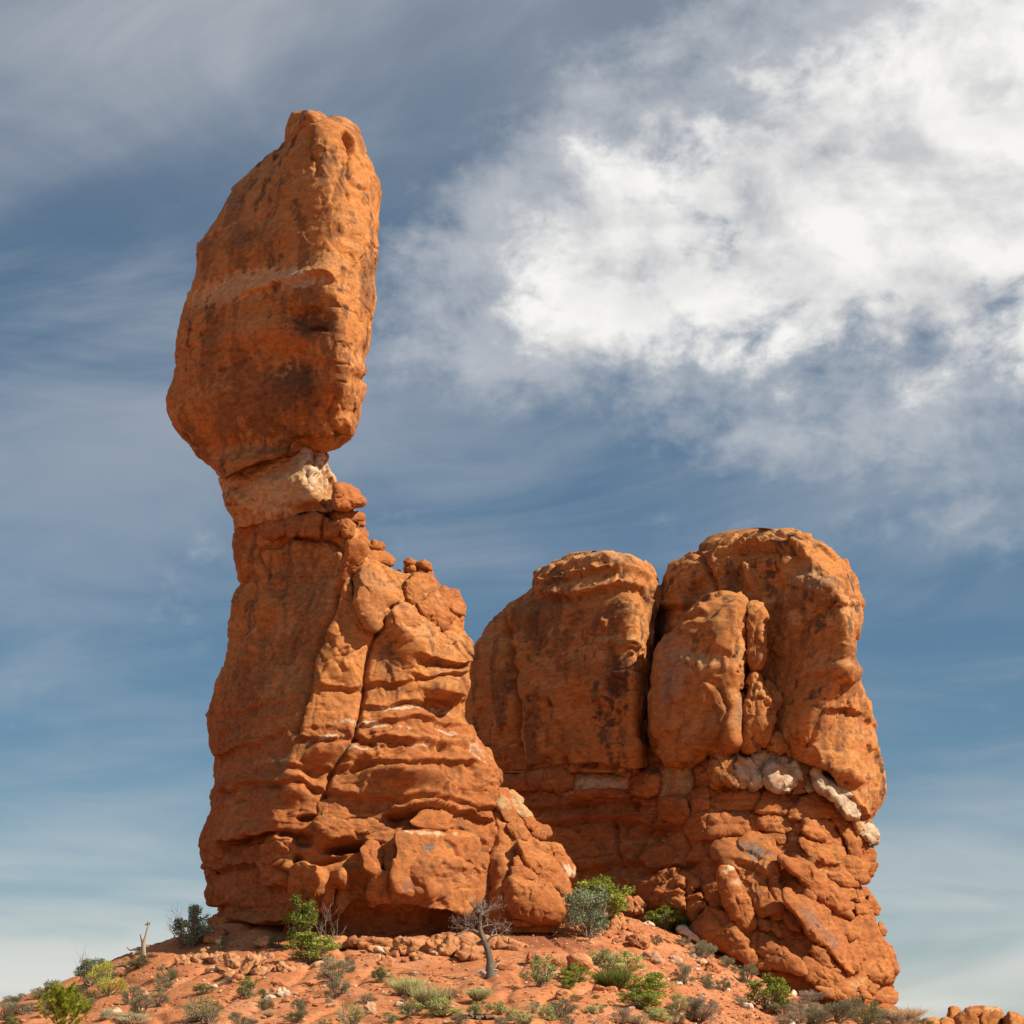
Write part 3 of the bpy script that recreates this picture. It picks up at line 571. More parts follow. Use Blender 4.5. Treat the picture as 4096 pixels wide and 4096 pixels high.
# ledges and knobs of the tower; outlines measured on the rock face
stones(tower, 'pedestal', 'ledge_stone', [
 dict(p=[(640,1240-1240+1240),(700,1215),(760,1200),(760,1290),(690,1320)], off=.2)] if False else [
 {'p':[(860,85),(930,80),(1010,125),(1075,205),(1050,240),(960,250),(880,260),(845,230)],'off':-.2,'nm':'projecting_stone','tm':1.3},
 [(470,315),(540,295),(610,330),(610,400),(540,470),(490,470),(470,400)],[(615,320),(690,300),(745,320),(720,470),(620,460),(570,440)],[(745,330),(800,350),(800,470),(750,470)],[(800,370),(870,355),(890,380),(880,460),(800,470)],
 [(890,370),(950,345),(1000,390),(980,470),(930,480),(900,420)],{'p':[(870,310),(980,280),(1075,310),(1070,345),(980,350),(880,340)],'off':-.1},{'p':[(1000,360),(1070,350),(1075,385),(1020,410)],'off':-.1},{'p':[(1010,415),(1070,410),(1100,450),(1090,490),(1020,470)],'off':-.1},
 [(280,390),(360,340),(460,320),(470,450),(380,480),(300,470)],{'p':[(960,480),(1060,480),(1125,520),(1090,540),(990,520)],'off':-.1},
 {'p':[(1100,535),(1150,515),(1210,525),(1232,560),(1200,600),(1120,605),(1098,580)],'off':.2,'tm':1.5,'n':2.1,'nm':'round_knob'},
 {'p':[(1045,680),(1080,630),(1150,600),(1240,610),(1300,655),(1285,690),(1200,690),(1110,690)],'off':.2,'tm':1.6,'nm':'cap_knob'},
 {'p':[(1205,690),(1280,690),(1260,730),(1215,725)],'off':.5},
 {'p':[(1045,700),(1130,690),(1210,720),(1290,770),(1330,850),(1340,970),(1250,1030),(1190,1150),(1160,1195),(1100,1150),(1040,1050),(1005,980),(1015,830)],'off':.15,'tm':.9,'nm':'hanging_wedge','colour':col_slick(None,12,.5)},
 {'p':[(950,520),(1020,505),(1090,550),(1080,620),(1040,700),(1010,830),(1000,960),(960,970),(890,880),(890,820),(930,650)],'off':.15,'tm':.7,'nm':'cracked_slab'},
 {'p':[(1390,665),(1430,645),(1465,670),(1460,700),(1400,700)],'off':.2,'nm':'stacked_knob','tm':2,'n':2.2},{'p':[(1390,715),(1440,695),(1472,720),(1465,755),(1400,760)],'off':.2,'nm':'stacked_knob','tm':2,'n':2.2},{'p':[(1405,760),(1460,750),(1475,800),(1440,830),(1400,800)],'off':.3,'nm':'stacked_knob','tm':2},
 {'p':[(1485,680),(1540,670),(1585,685),(1590,740),(1540,720),(1480,715)],'off':.3,'nm':'stacked_knob','tm':2},{'p':[(1480,730),(1530,710),(1560,740),(1540,775),(1490,760)],'off':.2,'nm':'stacked_knob','tm':2},{'p':[(1560,745),(1600,760),(1620,810),(1570,800)],'off':.3,'nm':'stacked_knob','tm':2},
 {'p':[(1410,830),(1470,770),(1560,780),(1640,850),(1650,910),(1560,950),(1500,1000),(1430,980),(1405,900)],'off':.2,'nm':'bulging_stone'},
 {'p':[(1490,990),(1560,960),(1590,920),(1640,980),(1690,1050),(1760,1080),(1690,1200),(1600,1140),(1520,1060)],'off':.1,'nm':'bulging_stone'},
 {'p':[(1650,910),(1700,880),(1790,910),(1830,1000),(1848,1080),(1780,1060),(1680,1000)],'off':.2,'nm':'bulging_stone'},
 {'p':[(1300,1050),(1350,1005),(1420,1020),(1500,1090),(1590,1150),(1640,1230),(1700,1290),(1640,1330),(1500,1330),(1420,1240),(1350,1180)],'off':.25,'nm':'bulging_stone','tm':.6,'colour':col_slick(None,19,.3)},
 {'p':[(1865,1240),(1905,1300),(1900,1360),(1870,1340)],'off':.2,'nm':'bulging_stone'},
 {'p':[(1290,740),(1345,745),(1365,800),(1310,800)],'off':.6},
 ], 900, 1900, 1.932, off=-.6)
stones(tower, 'pedestal', 'block', [
 {'p':[(640,320),(800,300),(960,310),(1100,360),(1210,430),(1270,500),(1250,620),(1180,690),(1110,640),(1060,550),(1000,500),(850,470),(600,470),(520,400)],'nm':'overhanging_ledge','off':.1,'tm':.9},
 {'p':[(400,500),(540,480),(680,450),(760,490),(950,520),(1075,540),(1090,660),(1060,770),(1150,860),(1200,980),(1250,1100),(1200,1150),(1050,1090),(850,1050),(620,1030),(400,1000),(370,850),(420,640)],'nm':'front_block','off':.3,'tm':.36,'n':2.8,'facet':.2,'rough':.5,'colour':col_red([(1720,3400,60,30,-20,C_GREY,.8,.5),(1790,3390,20,14,0,C_GREY,.9,.5),(1690,3480,30,30,0,C_GREY,.6,.4),(1650,3540,60,40,0,C_GREY,.45,.4),(1800,3530,60,30,0,C_GREY,.4,.3),(1700,3330,150,14,5,C_WHITE,.6,.3),(1800,3520,160,110,0,C_TAN,.5,.3)],7)},
 [(1090,670),(1180,690),(1250,790),(1250,960),(1190,970),(1150,850),(1080,770)],[(1240,740),(1380,790),(1390,900),(1350,1000),(1300,1040),(1250,900)],[(1240,980),(1310,1020),(1380,1120),(1415,1260),(1400,1310),(1330,1290),(1290,1150)],
 [(1190,1080),(1250,1000),(1300,1080),(1330,1230),(1300,1260),(1230,1220)],
 [(1240,620),(1280,560),(1380,640),(1395,760),(1300,740),(1220,690)],
 {'p':[(100,640),(170,580),(230,570),(260,640),(270,770),(230,840),(130,790)],'tm':.8},{'p':[(300,640),(410,620),(400,800),(360,850),(300,800)],'tm':.8},{'p':[(200,850),(330,850),(380,960),(350,1060),(240,1090),(150,1040)],'tm':.8},
 {'p':[(-5,400),(100,390),(180,385),(280,430),(275,480),(200,500),(110,490),(0,490)],'nm':'ledge_stone','off':-.2,'tm':1.3},
 ], 1400, 3100, 2.147, thick=.34)
stones(tower, 'pedestal', 'block', [
 {'p':[(1050,740),(1150,715),(1270,730),(1300,900),(1250,1050),(1200,1100),(1090,1090),(980,1020),(1000,900)],'tm':.9},{'p':[(1380,960),(1490,930),(1460,1100),(1420,1200),(1360,1150)]},{'p':[(1220,920),(1340,900),(1360,1000),(1300,1060),(1220,1010)]},
 {'p':[(1290,0),(1400,10),(1410,120),(1400,200),(1300,190),(1280,80)],'nm':'ledge_stone'},{'p':[(1270,250),(1330,200),(1430,190),(1560,240),(1680,280),(1650,380),(1450,400),(1350,330)],'nm':'ledge_stone','off':-.15,'tm':1.2},
 {'p':[(60,1020),(90,940),(150,960),(200,1050),(240,1150),(160,1165),(90,1130)],'tm':1.2},{'p':[(55,800),(100,730),(170,800),(160,920),(90,920)]},{'p':[(680,490),(850,460),(960,540),(940,600),(800,640),(690,600)],'nm':'ledge_stone'},{'p':[(650,680),(800,640),(950,700),(1000,870),(900,900),(720,830)]},
 {'p':[(500,540),(660,480),(650,620),(520,640)]},{'p':[(100,1330),(180,1270),(260,1300),(200,1420),(110,1420)]},
 ], 800, 3200, 2.76, thick=.3)
# the stepped pile of blocks that leans on the right flank
PILE = 'leaning_block'
loft('flank', [[(1900,3150,100),(1900,3300,99.5),(1900,3500,98),(1900,3730,97)],[(1980,3150,99),(2000,3300,97.8),(2000,3450,96.4),(2000,3600,95.4),(2000,3730,95.4)],[(2010,3150,99.4),(2080,3300,98.6),(2140,3450,97.4),(2180,3600,96.4),(2180,3730,96.2)],[(2030,3150,100.5),(2130,3270,100.5),(2200,3400,100.3),(2245,3480,100.2),(2285,3560,99.9),(2300,3640,99.6),(2290,3730,99.4)]], (3150, 3730, 150), 3, .3, ncol=170,
     disp=lambda p, n, u, v, f: .22 * fbm(p * .6, 4) + .05 * fbm(p * 2.4, 3), colour=col_red(None, 14), parent=tower)
stones(tower, 'flank', PILE, [
 {'p':[(1290,180),(1340,200),(1390,300),(1300,300),(1250,240)],'colour':col_buff},{'p':[(1340,140),(1400,145),(1480,200),(1480,240),(1400,230),(1330,180)],'colour':col_buff,'tm':1.5},{'p':[(1340,200),(1440,230),(1520,290),(1500,310),(1400,300)],'colour':col_buff,'tm':1.5},{'p':[(1410,310),(1520,305),(1570,350),(1560,380),(1480,370)],'colour':col_buff,'tm':1.5},
 [(1290,300),(1390,310),(1480,400),(1490,440),(1380,410),(1330,380)],[(1380,400),(1460,400),(1530,500),(1500,560),(1420,550),(1360,460)],[(1490,375),(1570,370),(1600,420),(1580,480),(1520,440)],{'p':[(1580,400),(1700,450),(1718,500),(1660,555),(1570,520),(1560,460)],'tm':1.3},
 {'p':[(1560,560),(1680,590),(1810,630),(1830,700),(1900,780),(1925,860),(1880,880),(1780,790),(1640,690)],'colour':col_red([(2275,3480,36,18,50,C_WHITE,.95,.5)],4)},{'p':[(1440,570),(1540,590),(1680,690),(1790,800),(1840,930),(1830,1030),(1780,990),(1640,880),(1520,760)],'off':-.4},
 {'p':[(1390,800),(1500,790),(1580,850),(1610,910),(1500,890),(1390,880)],'off':-.4},{'p':[(1380,900),(1480,890),(1600,940),(1700,960),(1800,1080),(1830,1180),(1780,1260),(1600,1270),(1420,1230),(1350,1100),(1350,980)],'off':-.5,'tm':.8},
 {'p':[(1430,570),(1470,600),(1530,730),(1450,680)],'off':-.3},{'p':[(1410,720),(1450,700),(1490,780),(1410,790)],'off':-.3},
 {'p':[(1690,1180),(1780,1190),(1800,1280),(1680,1290)],'off':-.6},{'p':[(1400,1250),(1530,1240),(1560,1290),(1430,1300)],'off':-.6},
 ], 1400, 3100, 2.147, off=-.2)
# ------------------------------------------------------------------ the pair of domes beside it
butte = empty('sandstone_butte', tuple(on_ground(2900, 3830)), label='broad sandstone butte of two rounded domes on a base of tilted slabs', category='rock butte')
AL = [(2352,2203),(2300,2213),(2233,2240),(2170,2275),(2144,2312),(2135,2350),(2107,2380),(2050,2420),(1999,2455),(1954,2522),(1914,2579),(1880,2640),(1860,2800),(1850,3090)]
AR = [(2380,2203),(2430,2211),(2511,2226),(2563,2255),(2597,2283),(2620,2335),(2634,2380),(2626,2420),(2606,2505),(2596,2619),(2592,2733),(2597,2847),(2606,2932),(2615,2989),(2618,3040),(2600,3090)]
A1 = [(2360,2203,116.6),(2330,2214,116),(2230,2260,115.4),(2200,2330,115),(2160,2450,114.7),(2100,2700,114.5),(2085,3090,114.5)]
A2 = [(2372,2203,116),(2395,2216,114.5),(2470,2260,112.6),(2510,2330,111.6),(2530,2450,110.6),(2530,2700,110.1),(2540,3000,110.0),(2540,3090,110.6)]
AF = [('crack',9,.8,[(2028,2470),(2033,2591),(2045,2733),(2073,2807),(2073,2961),(2085,3060)]),('ledge',[(2150,2370),(2250,2380),(2350,2365),(2480,2330),(2560,2350),(2590,2400)],.25,40,.30,50),('ledge',[(2140,2330),(2240,2310),(2320,2290),(2430,2270),(2520,2280),(2600,2310)],.22,20,.2,18),('ledge',[(2200,2270),(2300,2250),(2420,2240),(2540,2262)],.15,14,.12,12),
 ('pit',2470,2740,55,50,0,-.4,.4),('pit',2380,2760,80,70,20,.2,.3),('ledge',[(2360,2560),(2450,2575),(2570,2590)],.12,30,.15,20),('pit',2130,2560,60,120,10,-.2,.3),('ledge',[(1950,3055),(2110,3060),(2250,3050),(2400,3045),(2600,3068)],.1,40,.6,30),('pit',2195,3040,20,24,0,-.5,.4),('pit',2265,3045,18,24,0,-.5,.4),('pit',2355,3060,30,20,0,-.5,.4)]
def dome_disp(feats, seed):
    def f(p, n, u, v, fr):
        wu = 9 * fbm(p * 1.1 + seed, 3); wv = 9 * fbm(p * 1.1 + 30 + seed, 3)
        f1, f2, cid, cv = worley(p * 0.36 + seed + 0.25 * fbm(p * .7, 2)[:, None]); pl = (cv * GRAD[(cid * 7 + 3) & 255]).sum(1)
        up = sstep(n[:, 2], .15, .6)
        st = perlin(np.stack([p[:, 0] * .12, p[:, 1] * .12, p[:, 2] * 2.0 + .5 * perlin(p * .3)], 1))
        return flakes(p, [.28, .28, .22], 1.25, .22, seed) + flakes(p, [.6, .6, .5], 1.2, .07, seed + 10) + seams(p, [.1, .1, .8], .035, .10, seed, .05) + .22 * fbm(p * .2 + seed, 3) + .07 * pl + .022 * fbm(p * 1.9, 4, .6) + (.03 + .12 * up) * st + fr * carve(u + wu, v + wv, feats)
    return f
APaint = [(2450,2560,130,34,-4,C_PALE*.8,.65,.45),(2350,2330,260,40,-8,C_TAN,.6,.4),(2400,2240,220,30,0,C_PALE*.85,.5,.5),(2140,2500,50,120,15,C_DARK,.5,.4),(2480,2740,50,45,0,C_DARK,.7,.5),(2400,2480,50,90,0,C_DARK,.35,.2),(2150,2840,40,130,0,C_DARK,.45,.3),(2350,2680,160,60,20,C_BROWN,.4,.3),(1960,2550,60,110,20,C_TAN*.8,.5,.3),(2380,2790,90,80,10,C_TAN*.8,.4,.3),(2300,2960,200,80,0,C_BROWN,.35,.3)]
loft('dome', [wd(AL, 119), A1, A2, wd(AR, 114.5)], (2203, 3090, 232), 8, .5, mid=[(0, .5, .5)], ncol=290, disp=dome_disp(AF, 3.0), colour=col_slick(APaint, 21, 1.25), parent=butte, keep='dome', label='lower dome beside the dark cleft')
HOST['domeA'] = HOST['dome']
BL = [(3010,2111),(2920,2122),(2842,2150),(2779,2195),(2728,2232),(2677,2261),(2668,2295),(2640,2369),(2612,2414),(2585,2450),(2570,2700),(2570,2900),(2590,3000),(2900,3022),(3071,3032),(3167,3048),(3252,3074),(3309,3103),(3394,3155),(3435,3227),(3455,3300)]
BR = [(3060,2111),(3110,2121),(3143,2127),(3212,2152),(3297,2187),(3354,2238),(3394,2289),(3417,2335),(3423,2386),(3443,2414),(3446,2460),(3440,2562),(3424,2625),(3443,2688),(3458,2745),(3457,2790),(3477,2847),(3502,2927),(3525,3030),(3540,3121),(3540,3160),(3528,3208),(3502,3244),(3470,3300)]
B15 = [(3030,2111,113.5),(3010,2124,112),(3030,2190,110.4),(3060,2300,110),(3080,2500,109.7),(3080,2800,109.4),(3080,2960,109.2),(3090,3024,109.4),(3200,3045,109.3),(3330,3095,109.4),(3410,3150,109.4),(3445,3227,109.8),(3460,3300,110.4)]
B1 = [(3020,2111,114),(2960,2124,113),(2860,2190,112.4),(2780,2300,112.5),(2720,2500,112.5),(2720,2800,112.3),(2800,2990,111.5),(2960,3024,110.6),(3120,3036,110.6),(3290,3090,110.4),(3400,3150,110.4),(3440,3227,110.4),(3458,3300,110.6)]
B2 = [(3045,2111,113),(3060,2126,111),(3200,2200,108.9),(3310,2290,107.4),(3370,2400,106.3),(3400,2500,105.9),(3395,2600,105.9),(3370,2680,105.8),(3310,2760,105.9),(3240,2860,106.2),(3210,2960,106.5),(3250,3040,107.0),(3340,3098,107.5),(3350,3170,108.2),(3440,3240,109),(3455,3300,110)]
BF = [('crack',9,.5,[(2800,2220),(2830,2270),(2860,2340),(2870,2380)]),('crack',8,.5,[(3340,2400),(3300,2440),(3230,2490),(3200,2530)]),('ledge',[(2920,2185),(2990,2172),(3080,2165),(3160,2180),(3230,2215)],.25,26,.6,60),('crack',8,.35,[(2780,2200),(2860,2185),(2920,2165),(2970,2140)]),
 ('pit',2995,2300,24,90,-22,.35,.3),('pit',2960,2300,30,110,-15,-.3,.4),('pit',3080,2330,60,100,-10,-.3,.3),('pit',3260,2350,110,60,15,.35,.3),('ledge',[(3380,2400),(3410,2380),(3430,2390)],.2,20,.2,20),('ledge',[(3290,2450),(3360,2410),(3440,2415)],.15,20,.15,20),
 ('pit',3380,2690,60,50,-50,.45,.2),('ledge',[(3300,2830),(3350,2820),(3400,2840),(3450,2850)],.2,30,.4,26),('pit',3440,2720,20,50,-20,-.3,.3),('crack',8,.4,[(3290,2850),(3260,2920),(3220,2990)]),('pit',3400,3110,80,30,25,.5,.3),('ledge',[(3280,3075),(3350,3130),(3420,3200),(3470,3260)],.2,40,.5,30),('pit',3380,3060,100,60,30,.3,.2),('pit',3120,2700,160,250,0,-.25,.3)]
BPaint = [(3250,2330,120,70,15,C_GREY*1.3,.6,.45),(3230,2330,150,80,18,C_TAN*.9,.5,.5),(3190,2470,40,60,-20,C_PALE*.9,.6,.4),(2790,2420,90,120,0,C_DARK,.5,.4),(2930,2340,30,60,0,C_DARK,.5,.4),(3390,2610,40,90,0,C_BROWN,.6,.4),(3060,2140,120,16,0,C_PALE,.6,.5),(2720,2320,60,60,-30,C_TAN,.5,.4),(3400,2430,50,50,0,C_TAN,.6,.4),(3160,2650,150,220,0,C_BROWN,.35,.3)]
loft('dome', [wd(BL, lambda v: 115 if v < 2420 else 119), B1, B15, B2, wd(BR, 111)], (2111, 3300, 303), 8, .45, mid=[(0, .5, .3), (2, .5, .25), (3, .5, .5)], ncol=350, disp=dome_disp(BF, 11.0), colour=col_slick(BPaint, 27, 1.15), parent=butte, keep='dome', label='taller dome with sunlit right flank')
HOST['domeB'] = HOST['dome']
EL = [(1900,2990),(1900,3400),(1950,3700),(2300,3780),(2700,3900),(3000,4030),(3200,4100)]
ER = [(3180,2990),(3300,3060),(3420,3150),(3460,3230),(3485,3290),(3500,3342),(3502,3365),(3494,3392),(3498,3440),(3496,3474),(3480,3505),(3465,3543),(3484,3584),(3500,3610),(3516,3650),(3530,3701),(3540,3735),(3538,3781),(3562,3800),(3576,3850),(3588,3880),(3586,3915),(3584,3955),(3582,4005),(3590,4052),(3594,4110)]
E1 = [(2200,2990,113.4),(2200,3250,113.2),(2250,3500,112.6),(2350,3700,111.5),(2500,3800,109.5),(2800,3920,108),(3050,4030,106.5),(3300,4110,105.5)]
E2 = [(2560,2990,112.4),(2560,3250,112.0),(2570,3500,110.6),(2620,3700,108.8),(2720,3790,107.4),(2900,3900,106.2),(3100,4000,105.4),(3350,4110,104.6)]
E3 = [(2860,2990,108.6),(2840,3150,108.2),(2840,3300,107.6),(2850,3450,106.8),(2870,3600,105.9),(2920,3750,105.0),(3020,3900,104.3),(3180,4010,103.9),(3400,4110,103.8)]
E4 = [(3100,2990,108.8),(3200,3150,108.6),(3240,3300,107.8),(3240,3450,107.0),(3250,3600,106.2),(3280,3750,105.3),(3330,3900,104.5),(3430,4020,104.2),(3500,4110,104)]
EF = [('ledge',[(1960,3220),(2200,3225),(2400,3195),(2560,3200),(2680,3240)],.15,40,.3,30),('ledge',[(1960,3290),(2150,3290),(2350,3275),(2500,3270),(2620,3300),(2740,3300)],.3,50,.45,24),('ledge',[(2200,3450),(2330,3470),(2420,3465),(2460,3440),(2560,3440),(2640,3480),(2740,3460),(2800,3420)],.3,60,.55,26),
 ('crack',7,.45,[(2460,3290),(2465,3360),(2480,3440)]),('crack',6,.3,[(2510,3300),(2510,3360),(2590,3370)]),('crack',8,.5,[(2590,3310),(2560,3400),(2545,3440)]),('crack',7,.4,[(2750,3300),(2755,3390),(2750,3450)]),('pit',2620,3340,36,40,0,-.6,.4),('crack',7,.4,[(2640,3090),(2635,3200),(2620,3290)]),('crack',7,.35,[(2530,3120),(2530,3200),(2560,3240)]),('crack',6,.3,[(2690,3060),(2700,3150)]),('crack',6,.3,[(2760,3060),(2740,3200),(2740,3230)]),
 ('pit',2400,3140,150,50,0,.35,.3),('pit',2690,3150,60,80,0,.3,.3),('pit',2500,3550,200,80,0,.35,.2)]
def e_disp(p, n, u, v, fr):
    wu = 10 * fbm(p * 1.2, 3); wv = 10 * fbm(p * 1.2 + 30, 3)
    rt = sstep(u, 2750, 2900)
    f1, f2, cid, cv = worley(p * np.array([.62, .62, .9]) + 0.35 * fbm(p * .7, 2)[:, None]); pl = (cv * GRAD[(cid * 7 + 3) & 255]).sum(1)
    return flakes(p, [.45, .45, .6], 1.25, .14, 4) + seams(p, [.12, .12, 1.0], .04, .14, 13, -.2) + .12 * fbm(p * .5, 4) + .14 * pl - .05 * np.exp(-((f2 - f1) / .06) ** 2) + .025 * fbm(p * 2.2, 4, .6) - .3 * rt + fr * carve(u + wu, v + wv, EF)
EPaint = [(2420,3130,230,48,-3,C_WHITE*.9,.95,.7),(2200,3140,160,40,0,C_PALE*.7,.7,.5),(2690,3120,70,80,0,C_PALE*.8,.7,.5),(2250,3130,160,60,0,C_PALE*.6,.5,.4),(2620,3150,60,60,0,C_DARK,.6,.4),(2300,3250,300,60,0,C_BROWN,.4,.3),(2500,3380,300,90,0,C_BROWN*1.3,.5,.4)]
loft('base', [wd(EL, 117), E1, E2, E3, E4, wd(ER, 111)], (2990, 4110, 270), 8, .5, ncol=420, disp=e_disp, colour=col_red(EPaint, 41, .25), parent=butte, label='red layered base under the domes')

# finger that leans on the taller dome, and the pillar in the cleft beside it
sl_out = [(2825,2378),(2870,2370),(2924,2372),(2978,2386),(2981,2449),(2987,2517),(2993,2580),(2984,2625),(2975,2705),(2967,2762),(2961,2847),(2964,2904),(2964,2973),(2938,3001),(2887,3012),(2819,3018),(2739,3058),(2682,3075),(2648,3064),(2620,2995),(2611,2904),(2608,2790),(2622,2676),(2642,2608),(2677,2540),(2711,2477),(2751,2449),(2785,2414)]
pillow('leaning_finger', sl_out, 109.9, 2.4, 3.2, tilt=(-.42, -.10), back=1.6, colour=col_slick([(2800,2640,120,60,10,C_PALE*.85,.75,.4),(2690,2700,80,200,12,C_GREY*1.5,.55,.4),(2860,2480,60,60,0,C_TAN*.9,.5,.4),(2880,2530,50,30,0,C_DARK,.6,.4),(2950,2590,20,60,0,C_DARK,.6,.4),(2780,2950,110,100,0,C_BROWN,.45,.3),(2940,2850,20,90,0,C_GREY,.5,.3)], 33, .7), parent=butte, rough=1.0, facet=.8,
       feats=[('pit',2850,2650,18,50,20,.12,.2),('pit',2800,2660,18,60,5,.12,.2),('pit',2900,2650,16,50,0,.10,.2),('pit',2830,2620,120,50,10,-.15,.3),('ledge',[(2720,2470),(2800,2430),(2830,2450)],.25,18,.3,20),('ledge',[(2740,2500),(2830,2490)],.15,14,.2,14),('crack',6,.25,[(2880,2760),(2910,2830),(2885,2920),(2860,2990)]),('pit',2920,2880,44,150,10,.2,.2),('pit',2930,2960,40,30,0,.15,.3)], label='leaning finger of rock in front of the cleft')
x0, y0, s0 = 2500, 2050, 1.756
for nm, pts, d, th in (('fin', [(850,660),(900,648),(960,655),(978,690),(974,800),(970,1000),(960,1110),(900,1125),(862,1060),(868,930),(856,800)], 108.9, 1.1), ('fin', [(880,1130),(920,1105),(955,1135),(985,1220),(1010,1350),(1035,1460),(1022,1580),(1000,1650),(900,1680),(820,1680),(822,1500),(835,1300),(850,1200)], 108.5, 1.2), ('wedge_block', [(1000,1600),(1060,1540),(1110,1570),(1135,1650),(1090,1700),(1020,1660)], 108.3, .7), ('wedge_block', [(980,1180),(1040,1200),(1105,1310),(1100,1400),(1040,1420),(1010,1320)], 109.0, .5)):
    _o = np.array(T(x0, y0, s0, pts)); pillow(nm, _o + (_o - _o.mean(0)) / np.linalg.norm(_o - _o.mean(0), axis=1, keepdims=True) * 7, d, th, 3.2, tilt=(-.1, 0), colour=col_slick(None, 3 + d, .6), parent=butte, back=1.4, facet=1.4)
X = (2900, 3000, 2.576)
stones(butte, 'base', 'pale_block', [
 {'p':[(10,25),(105,25),(95,150),(110,270),(130,340),(90,370),(0,320),(-80,350),(-150,200),(-100,60)],'colour':col_slick(None,5,1.3)},
 [(105,70),(150,95),(250,130),(310,180),(375,260),(360,320),(300,370),(200,390),(140,360),(100,250),(90,150)],[(280,40),(370,20),(440,0),(445,50),(420,180),(390,240),(330,180),(290,110)],
 [(460,50),(540,30),(560,90),(640,100),(720,130),(750,240),(765,300),(720,390),(680,440),(560,420),(420,380),(400,320),(430,180)],[(620,20),(680,50),(720,110),(700,150),(600,90)],[(740,120),(830,110),(900,190),(945,280),(935,380),(860,420),(810,380),(770,290),(740,200)],
 {'p':[(900,200),(1000,230),(1110,310),(1250,410),(1340,470),(1385,560),(1385,650),(1330,690),(1240,680),(1180,600),(1130,480),(1000,450),(950,380),(945,280)],'off':-1.0,'tm':1.5},
 {'p':[(1350,690),(1420,720),(1500,790),(1555,880),(1550,940),(1510,950),(1420,890),(1370,820),(1340,740)],'off':.1,'tm':1.2},{'p':[(770,300),(810,310),(815,420),(740,450),(690,450)],'colour':col_slab},
 ], *X, off=-.5, colour=col_pale, n=3.1, facet=1.5)
stones(butte, 'base', 'wall_block', [{'p':[(600,190),(740,170),(850,220),(860,340),(700,350),(600,320)],'colour':col_red(None,60)},{'p':[(440,200),(590,170),(600,330),(450,350)],'colour':col_red(None,61)},{'p':[(220,240),(420,200),(440,340),(230,350)],'colour':col_red(None,62)},{'p':[(1330,230),(1420,170),(1580,220),(1570,380),(1350,390)],'colour':col_slick(None,63,1.3)},
 {'p':[(1600,160),(1690,120),(1700,300),(1660,400),(1590,390)],'colour':col_buff},{'p':[(1700,110),(1850,90),(1860,300),(1800,400),(1700,390)],'colour':col_buff},{'p':[(1580,410),(1800,420),(1830,560),(1760,620),(1600,600)],'colour':col_red(None,64)},{'p':[(860,345),(1310,340),(1320,400),(900,410)],'colour':col_red(None,65),'n':4}], 1900, 3000, 2.147, off=-.15, colour=col_flat(C_WHITE * .55, .25, C_BROWN, .8, 71.0))
stones(butte, 'base', 'slab', [
 [(330,630),(400,470),(480,430),(580,450),(640,520),(700,540),(760,600),(780,660),(690,680),(600,660),(450,650)],[(660,640),(760,560),(800,500),(930,450),(980,510),(1090,560),(1080,640),(1050,690),(900,700),(750,710),(680,700)],
 [(1050,480),(1130,530),(1170,640),(1290,740),(1340,720),(1380,900),(1380,1090),(1270,1070),(1250,960),(1200,820),(1120,720),(1060,680)],
 [(-180,680),(0,660),(220,655),(215,800),(150,860),(-170,890)],[(245,660),(320,665),(345,760),(370,820),(330,850),(220,830),(230,750)],[(340,670),(480,660),(640,700),(685,760),(650,830),(560,840),(390,820),(350,760)],[(390,850),(520,830),(640,890),(610,950),(560,960),(430,900)],[(700,740),(830,730),(810,830),(730,880),(670,850)],
 [(840,740),(1000,730),(1110,760),(1200,860),(1250,980),(1240,1060),(1150,1000),(1040,950),(900,900),(810,850)],[(800,900),(860,920),(940,960),(1060,960),(1180,1010),(1225,1070),(1190,1150),(1100,1150),(920,1110),(850,1050),(780,980)],
 [(920,1160),(1080,1150),(1190,1190),(1250,1270),(1370,1380),(1380,1400),(1240,1390),(1130,1330),(1010,1260),(950,1210)],[(1200,1160),(1260,1100),(1370,1130),(1440,1250),(1460,1350),(1420,1380),(1330,1320),(1250,1250)],
 [(1360,840),(1440,930),(1530,1060),(1530,1120),(1440,1240),(1400,1100)],[(640,1055),(720,1060),(800,1110),(760,1125),(680,1095)],[(760,1040),(860,1080),(925,1130),(900,1175),(830,1150)],[(1450,1240),(1530,1150),(1570,1180),(1510,1300),(1460,1400)],
 [(-400,640),(-190,660),(-190,880),(-330,900),(-420,820)],[(-150,430),(130,400),(320,420),(370,500),(300,600),(0,630),(-160,620)],[(-330,430),(-170,400),(-170,600),(-330,640)],
 ], *X, off=.05, thick=.4, strat=1.2)
R3 = (3100, 3450, 2.99)
